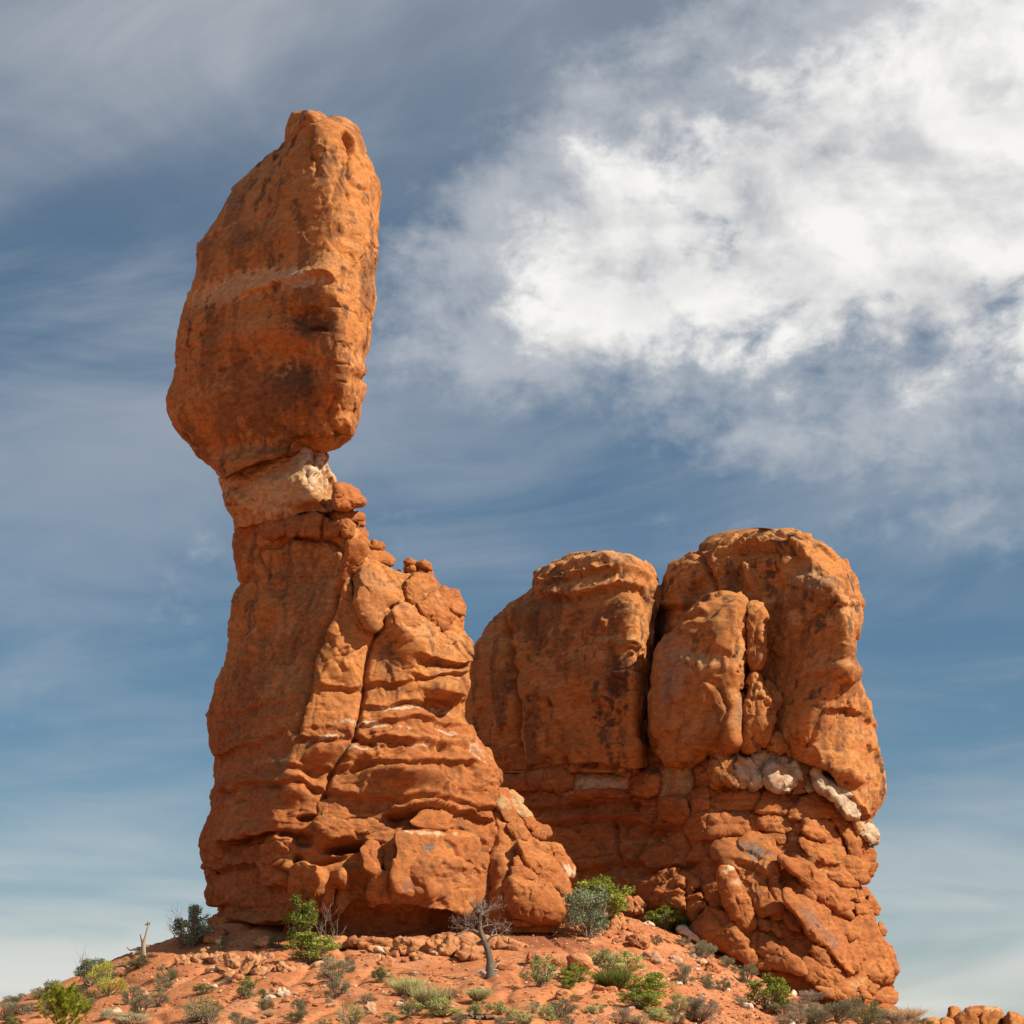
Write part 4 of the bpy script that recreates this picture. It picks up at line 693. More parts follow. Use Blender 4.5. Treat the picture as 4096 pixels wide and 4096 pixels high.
stones(butte, 'base', 'slab', [
 {'p':[(50,-80),(120,-60),(330,-20),(500,100),(690,270),(860,480),(930,620),(925,680),(800,620),(650,520),(480,400),(280,190),(170,90),(70,30)],'tm':1.1},[(30,95),(160,110),(280,200),(400,300),(470,400),(440,480),(330,420),(200,350),(80,270),(40,200)],[(470,420),(560,470),(650,560),(655,630),(600,640),(500,560),(440,490)],
 [(660,550),(800,620),(920,690),(950,760),(940,880),(860,900),(720,800),(650,680)],{'p':[(130,300),(230,370),(400,440),(540,560),(640,670),(700,800),(880,960),(930,1100),(990,1240),(980,1300),(880,1320),(760,1200),(600,1000),(420,850),(260,640),(110,470),(100,380)],'colour':col_red([(3250,3680,90,40,45,C_GREY,.6,.4),(3330,3760,60,30,45,C_GREY,.5,.4)],9),'tm':1.1},
 [(110,560),(200,570),(300,680),(335,760),(290,820),(180,780),(100,680)],{'p':[(960,640),(1060,610),(1170,640),(1200,760),(1260,900),(1330,1020),(1420,1180),(1475,1250),(1460,1340),(1360,1400),(1200,1420),(1060,1360),(1010,1250),(1070,1130),(1000,1000),(960,850)],'tm':1.0,'off':.2},
 [(960,500),(1040,490),(1110,560),(1100,610),(980,620)],[(890,1010),(990,990),(1060,1060),(1070,1140),(1010,1200),(950,1160)],[(730,240),(840,270),(960,330),(960,420),(880,440),(790,360)],[(980,310),(1050,420),(1060,500),(960,460)],[(1010,300),(1100,310),(1130,400),(1120,480),(1060,440)],[(1130,370),(1170,430),(1250,540),(1240,630),(1160,590),(1110,500)],
 {'p':[(350,1150),(430,1140),(560,1250),(720,1340),(880,1470),(1030,1600),(960,1680),(850,1600),(650,1500),(460,1470),(370,1370)],'off':-.6},{'p':[(450,1470),(600,1510),(760,1540),(900,1650),(930,1700),(830,1680),(650,1600)],'off':-.9},[(1180,1560),(1350,1500),(1440,1540),(1455,1620),(1420,1690),(1320,1680),(1200,1640)],[(1230,1690),(1350,1680),(1440,1730),(1475,1800),(1380,1810),(1240,1790)],
 [(1110,560),(1160,580),(1170,640),(1110,620)],[(870,470),(930,480),(950,540),(900,560)],[(690,1270),(740,1270),(768,1310),(720,1320)],[(880,930),(970,920),(980,980),(900,990)],[(1340,1010),(1400,1020),(1420,1120),(1400,1180),(1350,1100)],[(1250,700),(1300,760),(1320,840),(1290,870),(1250,800)],
 {'p':[(450,1000),(560,1080),(680,1250),(600,1260),(500,1180),(430,1080)],'off':-.2},{'p':[(1000,1510),(1060,1500),(1150,1590),(1160,1640),(1060,1600)],'off':-.4},{'p':[(1150,1460),(1250,1480),(1180,1560),(1120,1540)],'off':-.1},
 ], *R3, off=.05, thick=.4, strat=1.2)
R2 = (2700, 3300, 2.76)
stones(butte, 'base', 'block', [
 {'p':[(400,230),(560,170),(700,170),(830,120),(960,140),(1080,190),(1150,300),(1140,420),(1100,470),(1130,560),(1130,700),(1190,900),(1180,1000),(1100,1050),(980,1000),(850,980),(800,870),(720,700),(660,520),(500,440),(420,330)],'tm':.75,'n':3,'colour':col_red([(3020,3410,90,40,14,C_GREY,.9,.55),(2990,3550,60,60,0,C_TAN*.8,.6,.4),(3030,3575,14,26,0,C_GREY,.7,.5),(3060,3480,60,30,30,C_TAN*.8,.6,.4)],6),'feats':[('ledge',[(2940,3440),(3010,3450),(3060,3490),(3100,3510)],.2,20,.45,30),('ledge',[(2990,3650),(3060,3660),(3130,3640)],.2,30,.35,20),('crack',7,.4,[(2965,3560),(3000,3640),(3010,3680)]),('crack',6,.3,[(3080,3500),(3080,3560),(3105,3600)])]},
 {'p':[(480,520),(540,465),(620,480),(660,560),(720,700),(800,860),(880,1060),(880,1110),(830,1160),(720,1220),(660,1100),(600,880),(520,720)],'off':-.9,'tm':1.3,'nm':'leaning_slab','colour':col_red([(2915,3478,30,14,-30,C_WHITE,.9,.5),(2950,3530,40,20,0,C_WHITE,.35,.3)],8)},
 {'p':[(380,930),(520,950),(640,1040),(700,1200),(830,1400),(870,1490),(840,1550),(760,1500),(640,1430),(400,1330),(250,1250),(180,1150),(300,1000)],'off':-.3,'tm':.9},[(740,1220),(820,1180),(890,1200),(920,1430),(870,1450),(790,1340)],{'p':[(920,1200),(1040,1230),(1130,1330),(1250,1420),(1390,1500),(1440,1600),(1420,1656),(1250,1600),(1050,1540),(950,1440),(910,1330)],'off':-.3},[(900,1010),(1040,1050),(1040,1150),(960,1140),(890,1080)],
 [(1050,1080),(1130,1060),(1180,1200),(1170,1250),(1090,1180)],[(340,690),(460,640),(500,720),(570,840),(540,900),(400,900),(350,800)],[(530,900),(600,900),(640,1040),(600,1050)],{'p':[(870,1490),(960,1480),(1050,1550),(1060,1600),(900,1580)],'off':-.5},
 ], *R2, off=0, thick=.42, strat=1.2)
stones(butte, 'base', 'crumbling_block', [
 {'p':[(1440,180),(1560,140),(1640,95),(1720,130),(1760,160),(1740,300),(1760,420),(1700,440),(1580,430),(1420,440),(1400,280)],'off':-.8,'tm':.9,'facet':2.4,'rough':2.2,'feats':[('ledge',[(2590,3560),(2650,3575),(2740,3570)],.1,20,.3,16)]},{'p':[(1740,110),(1800,105),(1900,150),(1925,220),(1870,250),(1780,240)],'off':-.6,'facet':2.2,'rough':2},{'p':[(1780,240),(1870,250),(1850,330),(1790,330)],'off':-.6,'facet':2},{'p':[(1700,440),(1830,330),(1925,300),(1960,430),(1880,540),(1750,500)],'off':-.6,'facet':1.8,'rough':1.6},
 ], 2000, 3450, 2.415)
# ------------------------------------------------------------------ loose rocks, plants: shared helpers
MARKS = [((1955,3910),'dead leaning tree'),((573,3830),'bleached standing snag'),((1230,3850),'tall bright green shrub'),((2356,3750),'blue-green juniper'),((2290,3890),'two-lobed red boulder'),
 ((2755,3760),'long white slab'),((1000,3900),'pale broken rubble'),((801,4085),'twisted half-dead juniper'),((3081,4050),'rounded leafy green shrub'),((250,4150),'young yellow-green pine'),((1400,3760),'tower foot'),((3300,4040),'butte foot'),((2580,4040),'sprawling green shrub'),((1720,4040),'pale green grass tuft')]
MK = [(on_ground(*m), t) for m, t in MARKS]
def where(p, skip=None):
    ds = sorted((float(np.hypot(p[0] - q[0], p[1] - q[1])), t) for q, t in MK if t != skip)
    if ds[0][0] < 1.5: return 'beside the ' + ds[0][1]
    return ('near the %s, toward the %s' if ds[0][0] < 3.2 else 'between the %s and the %s') % (ds[0][1], ds[1][1])

def tube(path, rad, ns=6, wob=0.0):
    path = np.asarray(path, float); n = len(path); rad = np.broadcast_to(np.asarray(rad, float), (n,))
    tg = np.gradient(path, axis=0); tg /= np.linalg.norm(tg, axis=1, keepdims=True) + 1e-9
    ref = np.where(np.abs(tg[:, 2:3]) > 0.9, np.array([[1., 0, 0]]), np.array([[0, 0, 1.]]))
    a = np.cross(tg, ref); a /= np.linalg.norm(a, axis=1, keepdims=True) + 1e-9; b = np.cross(tg, a)
    th = np.linspace(0, 2 * np.pi, ns, endpoint=False)
    rr = rad[:, None] * (1 + wob * np.sin(th * 2 + np.arange(n)[:, None] * .6) + wob * .6 * np.sin(th * 3 + 1))
    v = path[:, None] + rr[..., None] * (np.cos(th)[None, :, None] * a[:, None] + np.sin(th)[None, :, None] * b[:, None])
    q = grid_quads(n, ns, True)
    v = np.concatenate([v.reshape(-1, 3), path[-1:]])
    k = (n - 1) * ns; tip = np.array([[k + i, k + (i + 1) % ns, n * ns] for i in range(ns)])
    return v, q, tip
class Bag:
    def __init__(s): s.v, s.q, s.t, s.c, s.n = [], [], [], [], 0
    def add(s, v, q=None, t=None, c=None):
        s.v.append(v)
        if q is not None and len(q): s.q.append(np.asarray(q) + s.n)
        if t is not None and len(t): s.t.append(np.asarray(t) + s.n)
        s.c.append(np.broadcast_to(np.asarray(c if c is not None else (.3, .25, .2), float), (len(v), 3))); s.n += len(v)
    def arrays(s): return np.concatenate(s.v), (np.concatenate(s.q) if s.q else None), (np.concatenate(s.t) if s.t else None), np.concatenate(s.c)
    def mesh(s, name, mat, smooth=True):
        v, q, t, c = s.arrays(); return mesh_from(name, v, q, mat, c, t, smooth)

def leaf_material():
    m = bpy.data.materials.new('foliage'); m.use_nodes = True; nt = m.node_tree; nt.nodes.clear(); N = nt.nodes.new; L = nt.links.new
    o = N('ShaderNodeOutputMaterial'); at = N('ShaderNodeAttribute'); at.attribute_name = 'Col'
    d = N('ShaderNodeBsdfDiffuse'); t = N('ShaderNodeBsdfTranslucent'); mx = N('ShaderNodeMixShader'); mx.inputs[0].default_value = 0.28
    oi = N('ShaderNodeObjectInfo'); hs = N('ShaderNodeHueSaturation')
    mr = N('ShaderNodeMapRange'); L(oi.outputs['Random'], mr.inputs[0]); mr.inputs[3].default_value = 0.75; mr.inputs[4].default_value = 1.25
    L(mr.outputs[0], hs.inputs['Value']); L(at.outputs['Color'], hs.inputs['Color'])
    L(hs.outputs[0], d.inputs[0]); L(hs.outputs[0], t.inputs[0]); L(d.outputs[0], mx.inputs[1]); L(t.outputs[0], mx.inputs[2]); L(mx.outputs[0], o.inputs[0])
    return m
LEAF = leaf_material()
WOOD = rock_material('weathered_wood', 0.25, 6.0, rough=0.85)

def leaves(bag, pts, dirs, L_, W_, col, var, rng):
    L_, W_ = L_ * 1.15, W_ * 1.3; col = np.asarray(col) * 1.5
    """one four-cornered leaf at each point"""
    n = len(pts); r = rng.normal(size=(n, 3)); side = np.cross(dirs, r); side /= np.linalg.norm(side, axis=1, keepdims=True) + 1e-9
    l = L_ * rng.uniform(.6, 1.3, n)[:, None]; w = W_ * rng.uniform(.6, 1.3, n)[:, None]
    bend = np.cross(side, dirs) * l * rng.uniform(-.25, .25, n)[:, None]
    v = np.stack([pts, pts + dirs * l * .5 + side * w * .5 + bend, pts + dirs * l, pts + dirs * l * .5 - side * w * .5 + bend], 1).reshape(-1, 3)
    q = np.arange(n * 4).reshape(-1, 4)
    f = rng.uniform(1 - var, 1 + var, n)[:, None]; h = rng.normal(0, .06, n)[:, None]
    c = np.asarray(col) * f * np.concatenate([1 + h, 1 + 0 * h, 1 - h], 1)
    bag.add(v, q, None, np.repeat(np.clip(c, .005, .9), 4, 0))
def unit(v): return v / (np.linalg.norm(v, axis=-1, keepdims=True) + 1e-9)
KIND = {  # colour, leaf count, leaf length, width, manner, stem colour
 'bright': ((.15,.175,.034), 2800, .050, .030, 'leafy', (.26,.20,.14)), 'green': ((.085,.135,.040), 1900, .042, .024, 'leafy', (.22,.17,.12)),
 'palegreen': ((.24,.27,.105), 1900, .045, .026, 'leafy', (.30,.25,.18)), 'yellow': ((.26,.26,.05), 2400, .060, .010, 'brush', (.26,.22,.10)),
 'grey': ((.165,.155,.10), 2300, .085, .011, 'brush', (.20,.16,.12)), 'sage': ((.27,.25,.165), 2400, .085, .012, 'brush', (.25,.20,.15)),
 'olive': ((.125,.125,.060), 2100, .060, .015, 'brush', (.20,.16,.11)), 'brown': ((.20,.155,.115), 2300, .085, .010, 'brush', (.20,.15,.11)),
 'grass': ((.30,.29,.14), 1300, .42, .010, 'grass', (.3,.26,.15)), 'darkgrass': ((.105,.12,.03), 1700, .36, .010, 'grass', (.2,.18,.08)),
 'drygrass': ((.36,.27,.17), 900, .50, .008, 'grass', (.3,.26,.15)),
 'juniper': ((.135,.165,.105), 3600, .040, .022, 'leafy', (.30,.26,.21)), 'sparse': ((.20,.20,.085), 1000, .045, .024, 'leafy', (.34,.30,.25))}
def make_bush(kind, seed):
    """a bush one unit wide and one unit tall: its foliage mesh and its stem mesh"""
    col, n, L_, W_, mode, sc = KIND[kind]; rng = np.random.default_rng(seed * 31 + len(kind) * 7 + n)
    fol, st = Bag(), Bag()
    if mode == 'grass':
        a = rng.uniform(0, 2 * np.pi, n); rad = .16 * np.sqrt(rng.uniform(0, 1, n)); pts = np.stack([np.cos(a) * rad, np.sin(a) * rad, np.zeros(n)], 1)
        lean = rng.uniform(0, .75, n); d = unit(np.stack([np.cos(a) * lean, np.sin(a) * lean, np.ones(n)], 1))
        pts2 = pts + d * rng.uniform(0, .45, n)[:, None]; leaves(fol, pts2, d, L_ * 1.2, W_, col, .35, rng)
        leaves(fol, pts[::3], d[::3], .5, W_ * 1.3, np.array(col) * .65, .3, rng)
        for k in range(8):
            e = rng.normal(0, .12, 3); e[2] = .4; v, q, t = tube(np.array([[0, 0, -.08], e * .5, e]), [.008, .006, .003], 4); st.add(v, q, t, sc)
        return fol, st
    ncl = {'leafy': 26, 'brush': 20}[mode]; cl = []
    while len(cl) < ncl:
        p = rng.uniform(-1, 1, 3); p[2] = rng.uniform(.12, 1)
        rr = math.hypot(p[0], p[1]); lim = math.sqrt(max(0, 1 - (abs(p[2] - .45) / .58) ** 2.2))
        if rr < lim * rng.uniform(.75, 1.08) and (rr > .25 or p[2] > .5): cl.append([p[0] * .43, p[1] * .43, p[2] * .88])
    cl = np.array(cl); w = rng.uniform(.4, 1.6, ncl); w /= w.sum()
    for k in range(ncl):
        base = rng.normal(0, .035, 3); base[2] = -.06; m = (base + cl[k]) * .5 + rng.normal(0, .05, 3)
        v, q, t = tube(np.array([base, m * .7, m, cl[k]]), [.014, .011, .008, .004], 5); st.add(v, q, t, np.array(sc) * rng.uniform(.7, 1.2))
        for j in range(4):
            e = cl[k] + unit(rng.normal(size=3) + unit(cl[k]) * 1.2) * rng.uniform(.06, .16); v, q, t = tube(np.array([m, (m + e) * .5 + rng.normal(0, .02, 3), e]), [.006, .004, .002], 3); st.add(v, q, t, np.array(sc) * rng.uniform(.8, 1.25))
    for k in range(ncl):
        nk = int(n * w[k]); 
        if nk < 2: continue
        r = rng.normal(size=(nk, 3)); r = unit(r) * (rng.uniform(0, 1, nk) ** .45)[:, None]
        if mode == 'leafy':
            pts = cl[k] + r * np.array([.13, .13, .12]) * rng.uniform(.8, 1.25); d = unit(rng.normal(size=(nk, 3)) + np.array([0, 0, .5]))
            shade = 1.0
        else:
            pts = cl[k] + r * np.array([.14, .14, .13]); d = unit(unit(pts - np.array([0, 0, .05])) * 1.4 + rng.normal(0, .35, (nk, 3)) + np.array([0, 0, .4])); shade = 1.0
        pts[:, 2] = np.maximum(pts[:, 2], .02)
        leaves(fol, pts, d, L_, W_, np.array(col) * rng.uniform(.82, 1.2) * shade, .30, rng)
    return fol, st
BUSH = {}
def bush_meshes(kind, k):
    if (kind, k) not in BUSH:
        f, s = make_bush(kind, k); BUSH[(kind, k)] = (f.mesh('foliage', LEAF, False), s.mesh('stems', WOOD))
    return BUSH[(kind, k)]
NAMES = {'bright': ('green_shrub', 'bright green leafy shrub', 'shrub', 'bright green shrubs on the slope'), 'green': ('green_shrub', 'dark green rounded shrub', 'shrub', 'dark green shrubs on the slope'), 'palegreen': ('pale_shrub', 'pale yellow-green shrub', 'shrub', 'pale green shrubs on the slope'),
 'yellow': ('broom_shrub', 'yellow-olive bush', 'bush', 'yellow bushes'), 'grey': ('blackbrush', 'grey-brown twiggy brush', 'brush', 'grey twiggy brush on the slope'), 'sage': ('sagebrush', 'pale grey sagebrush', 'sagebrush', 'sagebrush on the slope'), 'olive': ('olive_shrub', 'dull olive bushy shrub', 'shrub', 'olive shrubs on the slope'),
 'brown': ('dry_shrub', 'dry grey-purple brush', 'brush', 'dry brush on the slope'), 'grass': ('grass_tuft', 'pale upright grass tuft', 'grass tuft', 'grass tufts on the slope'), 'darkgrass': ('grass_tuft', 'dark green spiky grass clump', 'grass tuft', 'dark grass clumps'), 'drygrass': ('dry_grass_tuft', 'straw-coloured dry grass tuft', 'grass tuft', 'dry grass tufts'),
 'juniper': ('juniper', 'blue-grey green juniper bush', 'juniper', 'junipers'), 'sparse': ('half_dead_shrub', 'half-dead shrub', 'shrub', 'half-dead shrubs')}
BRNG = np.random.default_rng(5)
def bush(kind, u, v, h, w, label=None, name=None, skip=None):
    p = on_ground(u, v); m = p[1] / F; hm, wm = h * m * 1.15, w * m * 1.42; k = int(BRNG.integers(0, 4)); f, s = bush_meshes(kind, k)
    nm, tx, cat, grp = NAMES[kind]
    size = 'little ' if w < 34 else 'small ' if w < 50 else ('large ' if w > 115 else '')
    e = empty(name or nm, (p[0], p[1], p[2] - .02), label=label or (size + tx + ' ' + where(p, skip)), category=cat, group=grp)
    rz = float(BRNG.uniform(0, 6.28))
    for me, pn in ((f, 'foliage'), (s, 'stems')):
        o = put(pn, me, (0, 0, 0), e); o.scale = (wm, wm, hm); o.rotation_euler = (0, 0, rz)
    return e

# ------------------------------------------------------------------ bedrock ledge and rubble at the foot of the tower
def ground_block(name, pts, x0, y0, s, colour, parent=None, thick=.5, sink=8, dd=0.0, n=3.6, **kw):
    o = np.array(T(x0, y0, s, pts)); o = o + (o - o.mean(0)) / np.linalg.norm(o - o.mean(0), axis=1, keepdims=True) * (8 if parent is not None else 2); vb = o[:, 1].max(); cx = o[:, 0].mean(); g = on_ground(cx, vb - sink); d = g[1] + dd
    w = min(np.ptp(o[:, 0]), np.ptp(o[:, 1])) * d / F
    return pillow(name, o, d + thick * w * .5, max(.12, thick * w), n, tilt=(.05, -.5), back=max(.3, thick * w * 1.4), colour=colour, parent=parent, mat=ROCK, res=3.5, facet=1.9, rough=.8, jag=2.0, **kw)
col_tan = col_flat((.40, .175, .075), .25, C_RED, .7, 11.0); col_rub = col_flat((.42, .205, .10), .25, C_OR, .8, 17.0); col_redst = col_flat((.35, .13, .056), .2, C_BROWN, .5, 23.0); col_wh = col_flat((.50, .39, .285), .2, C_TAN, .5, 29.0); col_pink = col_flat((.43, .235, .145), .2, C_WHITE, .5, 37.0)
ledge = empty('bedrock_ledge', tuple(on_ground(1600, 3800)), label='low pale orange bedrock ledge below the tower behind the dead tree', category='rock ledge')
C5 = (1400, 3550, 2.415)
for pts in ([(0,500),(150,490),(300,500),(420,510),(440,560),(300,600),(150,570),(0,550)],[(-330,500),(-150,490),(10,500),(10,560),(-150,575),(-300,560)],[(440,510),(600,500),(740,520),(740,640),(620,650),(480,600)],[(740,540),(860,520),(880,600),(760,640)],[(890,560),(960,480),(1020,500),(1030,600),(950,660),(860,630)],[(1030,480),(1150,440),(1250,480),(1290,580),(1200,570),(1060,560)],
            [(1040,640),(1100,560),(1250,580),(1310,640),(1240,700),(1120,690)],[(1400,500),(1500,480),(1640,530),(1730,560),(1640,610),(1420,590)],[(150,560),(320,590),(480,610),(560,660),(400,660),(200,620)],[(560,640),(700,640),(740,680),(640,700)],[(1300,470),(1400,480),(1420,580),(1310,600)],[(830,470),(960,440),(1030,470),(960,490),(860,520)]):
    ground_block('ledge_block', pts, *C5, col_tan, ledge, thick=.55)
C4 = (700, 3550, 2.415)
def rock(name, label, pts, org, colour, cat='rock', group=None, **kw):
    o = ground_block(name, pts, *org, colour, None, label=label, category=cat, **kw)
    if group: o['group'] = group
    return o
rock('boulder', 'rounded rust-orange boulder at the shaded corner of the tower', [(270,490),(300,440),(400,395),(470,395),(497,440),(470,500),(380,545),(290,545)], C4, col_flat((.38,.16,.07),.15,C_OR,.4), 'boulder', thick=.6)
rock('leaning_slab_rock', 'pale orange slab tilted in the broken rubble below the tower', [(620,800),(700,680),(760,650),(820,670),(810,720),(740,790),(690,850),(640,850)], C4, col_rub)
for pts in ([(0,680),(60,650),(130,670),(110,740),(0,750)],[(140,680),(200,650),(300,645),(330,690),(290,740),(200,745)],[(330,680),(400,630),(480,640),(500,720),(400,740),(340,720)],[(220,620),(330,580),(440,600),(420,640),(300,645)],[(480,660),(560,630),(620,680),(620,760),(560,800),(500,750)],[(740,800),(830,770),(950,770),(940,820),(800,860),(740,840)],[(460,850),(490,780),(560,800),(590,830),(540,880)],
            [(580,850),(620,820),(640,860),(600,880)],[(870,690),(900,640),(960,630),(950,700)],[(740,540),(830,480),(930,490),(940,560),(850,580)],[(980,770),(1020,720),(1100,760),(1160,780),(1130,830),(1020,830)],[(420,810),(450,795),(460,850),(430,850)],[(120,690),(150,680),(140,750),(70,750)],[(800,700),(860,650),(890,700),(830,770),(770,780)]):
    rock('rubble_rock', 'broken pale orange rock in the rubble below the tower', pts, C4, col_rub, group='rubble below the tower')
rock('white_rock', 'flat white rock on the bare slope below the rubble', [(965,1020),(1000,985),(1060,980),(1110,1020),(1090,1050),(1020,1065)], C4, col_wh)
rock('red_rock', 'brownish flat rock just above the flat white rock', [(940,950),(980,915),(1050,910),(1060,935),(1000,970)], C4, col_redst)
rock('pale_rock', 'pointed pale rock behind the half-dead shrub', [(1830,1150),(1870,1110),(1920,1130),(1945,1200),(1930,1235),(1870,1220)], C4, col_pink)
rock('white_rock', 'small flat white rock near the pale green grass tuft', [(430,1140),(450,1110),(500,1110),(535,1145),(480,1165)], C5, col_wh)
rock('knobbly_rock', 'knobbly tan rock on the slope below the bedrock ledge', [(245,750),(300,690),(370,670),(430,700),(435,770),(340,780)], C5, col_tan)
rock('orange_rock', 'low orange rock at the root of the dead leaning tree', [(1420,780),(1440,740),(1510,745),(1590,735),(1580,790),(1500,810)], C5, col_redst)
C6 = (2000, 3450, 2.415)
rock('red_boulder', 'round red boulder between the dead tree and the two-lobed boulder', [(258,930),(290,890),(350,875),(390,900),(380,950),(320,985),(270,970)], C6, col_redst, 'boulder')
tb = empty('two_lobed_boulder', tuple(on_ground(2290, 3888)), label='smooth two-lobed red boulder behind bright green leaves', category='boulder')
for pts, t in (([(490,970),(530,925),(640,915),(680,950),(670,1030),(600,1060),(500,1040)], .7), ([(640,910),(660,885),(800,880),(880,920),(900,990),(870,1030),(760,1040),(670,1010)], .7), ([(820,1050),(870,1020),(915,1040),(910,1090),(850,1105)], .7)):
    o = np.array(T(*C6, pts)); d = on_ground(2290, 3884)[1]; w = min(np.ptp(o[:, 0]), np.ptp(o[:, 1])) * d / F
    pillow('lobe', o, d, w * t, 2.3, back=w * t, colour=col_flat((.39, .165, .075), .15, C_TAN, .5), parent=tb, facet=.4)
for lab, pts, cl_, nm in (('tall upright orange rock beside the juniper', [(1060,640),(1070,560),(1110,510),(1160,570),(1165,650),(1140,700),(1090,690)], col_tan, 'upright_rock'),('square orange rock leaning on the upright rock by the juniper', [(1100,510),(1150,480),(1200,530),(1210,600),(1180,660),(1150,570)], col_tan, 'upright_rock'),
  ('dark red block in front of the rocks by the juniper', [(985,720),(1030,660),(1090,660),(1090,710),(1030,740)], col_redst, 'red_rock'),('narrow standing rock in the gap between tower and butte', [(1190,400),(1200,340),(1240,316),(1280,340),(1290,420),(1280,480),(1220,470)], col_redst, 'standing_rock'),('broad standing rock beside the narrow one in the gap', [(1280,440),(1280,350),(1330,325),(1380,370),(1398,430),(1370,480),(1300,490)], col_tan, 'standing_rock'),
  ('red slab block casting a shadow below the gap', [(1225,740),(1240,710),(1320,700),(1440,730),(1460,760),(1410,830),(1360,840),(1270,790)], col_redst, 'red_block'),('flat pale rock on the slope above the red slab block', [(1375,580),(1440,570),(1500,600),(1480,620),(1400,605)], col_wh, 'pale_rock'),('broad pinkish rock half buried on the stony slope', [(1370,900),(1400,860),(1500,865),(1600,950),(1600,990),(1500,970),(1400,930)], col_pink, 'pink_rock'),
  ('pinkish wedge of rock below the long white slab', [(1635,920),(1660,890),(1710,900),(1750,960),(1720,970),(1650,940)], col_pink, 'pink_rock'),('blunt orange rock on the lower slope', [(545,1300),(560,1235),(640,1230),(670,1270),(660,1330),(560,1340)], col_tan, 'orange_rock'),('dark slab of rock below the juniper', [(1215,630),(1280,630),(1350,670),(1330,690),(1240,660)], col_redst, 'red_rock'),('small block of rock under the two-lobed boulder', [(1180,1210),(1220,1180),(1270,1190),(1280,1220),(1220,1240)], col_redst, 'red_rock')):
    rock(nm, lab, pts, C6, cl_)
rock('white_slab', 'long whitish slab lying downhill at the foot of the butte', [(1700,640),(1730,600),(1780,610),(1860,670),(1935,740),(1940,770),(1850,750),(1740,690)], C6, col_wh, 'slab', thick=.8)
C7 = (2700, 3500, 2.415)
for lab, pts, cl_, nm in (('pinkish pointed rock at the foot of the butte', [(410,770),(440,710),(500,690),(560,760),(550,800),(440,790)], col_pink, 'pink_rock'),('white notched rock at the foot of the butte', [(580,790),(600,720),(640,735),(690,760),(690,810),(620,830)], col_wh, 'white_rock'),('smooth pinkish boulder at the foot of the tilted slabs', [(975,930),(1010,905),(1080,930),(1160,1020),(1155,1055),(1060,1030),(1000,980)], col_pink, 'boulder'),
  ('white angular rock below the pinkish boulder', [(995,1030),(1010,1005),(1080,1035),(1120,1070),(1090,1095),(1020,1060)], col_wh, 'white_rock'),('red rock on the stony slope below the white notched rock', [(290,900),(350,860),(430,900),(440,940),(340,950)], col_redst, 'red_rock'),('pale block beside dry brush at the foot of the slabs', [(1110,1150),(1140,1115),(1175,1140),(1170,1180),(1120,1170)], col_wh, 'white_rock'),('pale rock wedged among brush below the slabs', [(1170,1130),(1190,1098),(1240,1130),(1230,1145)], col_wh, 'white_rock'),('white rock showing between two dry bushes', [(1340,1140),(1370,1120),(1420,1180),(1400,1195)], col_wh, 'white_rock'),
  ('white sliver of rock under the lowest slab', [(1620,1220),(1650,1205),(1710,1270),(1700,1290),(1660,1280)], col_wh, 'white_rock'),('orange rock on the lower slope beside the leafy shrub', [(680,1370),(720,1335),(770,1360),(778,1400),(720,1410)], col_tan, 'orange_rock'),('white rock at the lower edge beside dry brush', [(1040,1430),(1080,1390),(1140,1410),(1160,1450),(1060,1460)], col_wh, 'white_rock'),('dark red block under the pinkish boulder', [(830,960),(860,930),(940,930),(970,990),(880,1000)], col_redst, 'red_rock'),
  ('flat pale slab half hidden by brush at the foot of the slabs', [(1330,1070),(1380,1060),(1560,1100),(1650,1170),(1700,1230),(1560,1180),(1400,1110)], col_tan, 'slab_rock'),('crumbly orange rock on the upper stony slope', [(-70,860),(-30,800),(60,810),(70,850),(20,880)], col_pink, 'orange_rock'),('flat orange rock on the lower stony slope', [(420,1330),(470,1320),(480,1350),(440,1370)], col_tan, 'orange_rock'),('dark rock beside the smooth orange rock', [(785,1400),(800,1360),(860,1370),(890,1410),(830,1420)], col_redst, 'red_rock')):
    rock(nm, lab, pts, C7, cl_)
# rocks beyond the right shoulder of the hill
C8 = (3300, 3600, 2.427)
for lab, pts, d, th in (('big rounded boulder on the far right skyline', [(1240,1260),(1250,1180),(1330,1090),(1400,1045),(1560,1030),(1680,1045),(1718,1080),(1715,1180),(1690,1270),(1450,1290)], 128, 1.8),('squat boulder beside the big skyline boulder', [(1185,1250),(1190,1060),(1220,1032),(1280,1045),(1330,1075),(1290,1150),(1260,1260)], 130, 1.2),('wedge-shaped boulder right of the big skyline boulder', [(1730,1270),(1740,1150),(1770,1085),(1850,1095),(1930,1150),(1990,1200),(1990,1290)], 127, 1.4),('low rock behind the brush on the right skyline', [(900,1250),(930,1160),(1020,1142),(1090,1165),(1140,1210),(1130,1270)], 122, .9),('flat low rock under the squat skyline boulder', [(1070,1260),(1100,1160),(1160,1142),(1240,1170),(1250,1260)], 123, .9)):
    o = np.array(T(*C8, pts)); gz_ = ground_z([(o[:, 0].mean() - 2048) / F * d], [d])[0]; vg = V0 - gz_ * F / d
    o[:, 1] = np.where(o[:, 1] > o[:, 1].max() - 25, np.maximum(o[:, 1], vg + 12), o[:, 1])
    pillow('skyline_boulder', o, d, th, 2.8, back=th, colour=col_slick([(3970,4035,40,10,0,C_PALE,.7,.5)], 50 + d, .4), label=lab, category='boulder')

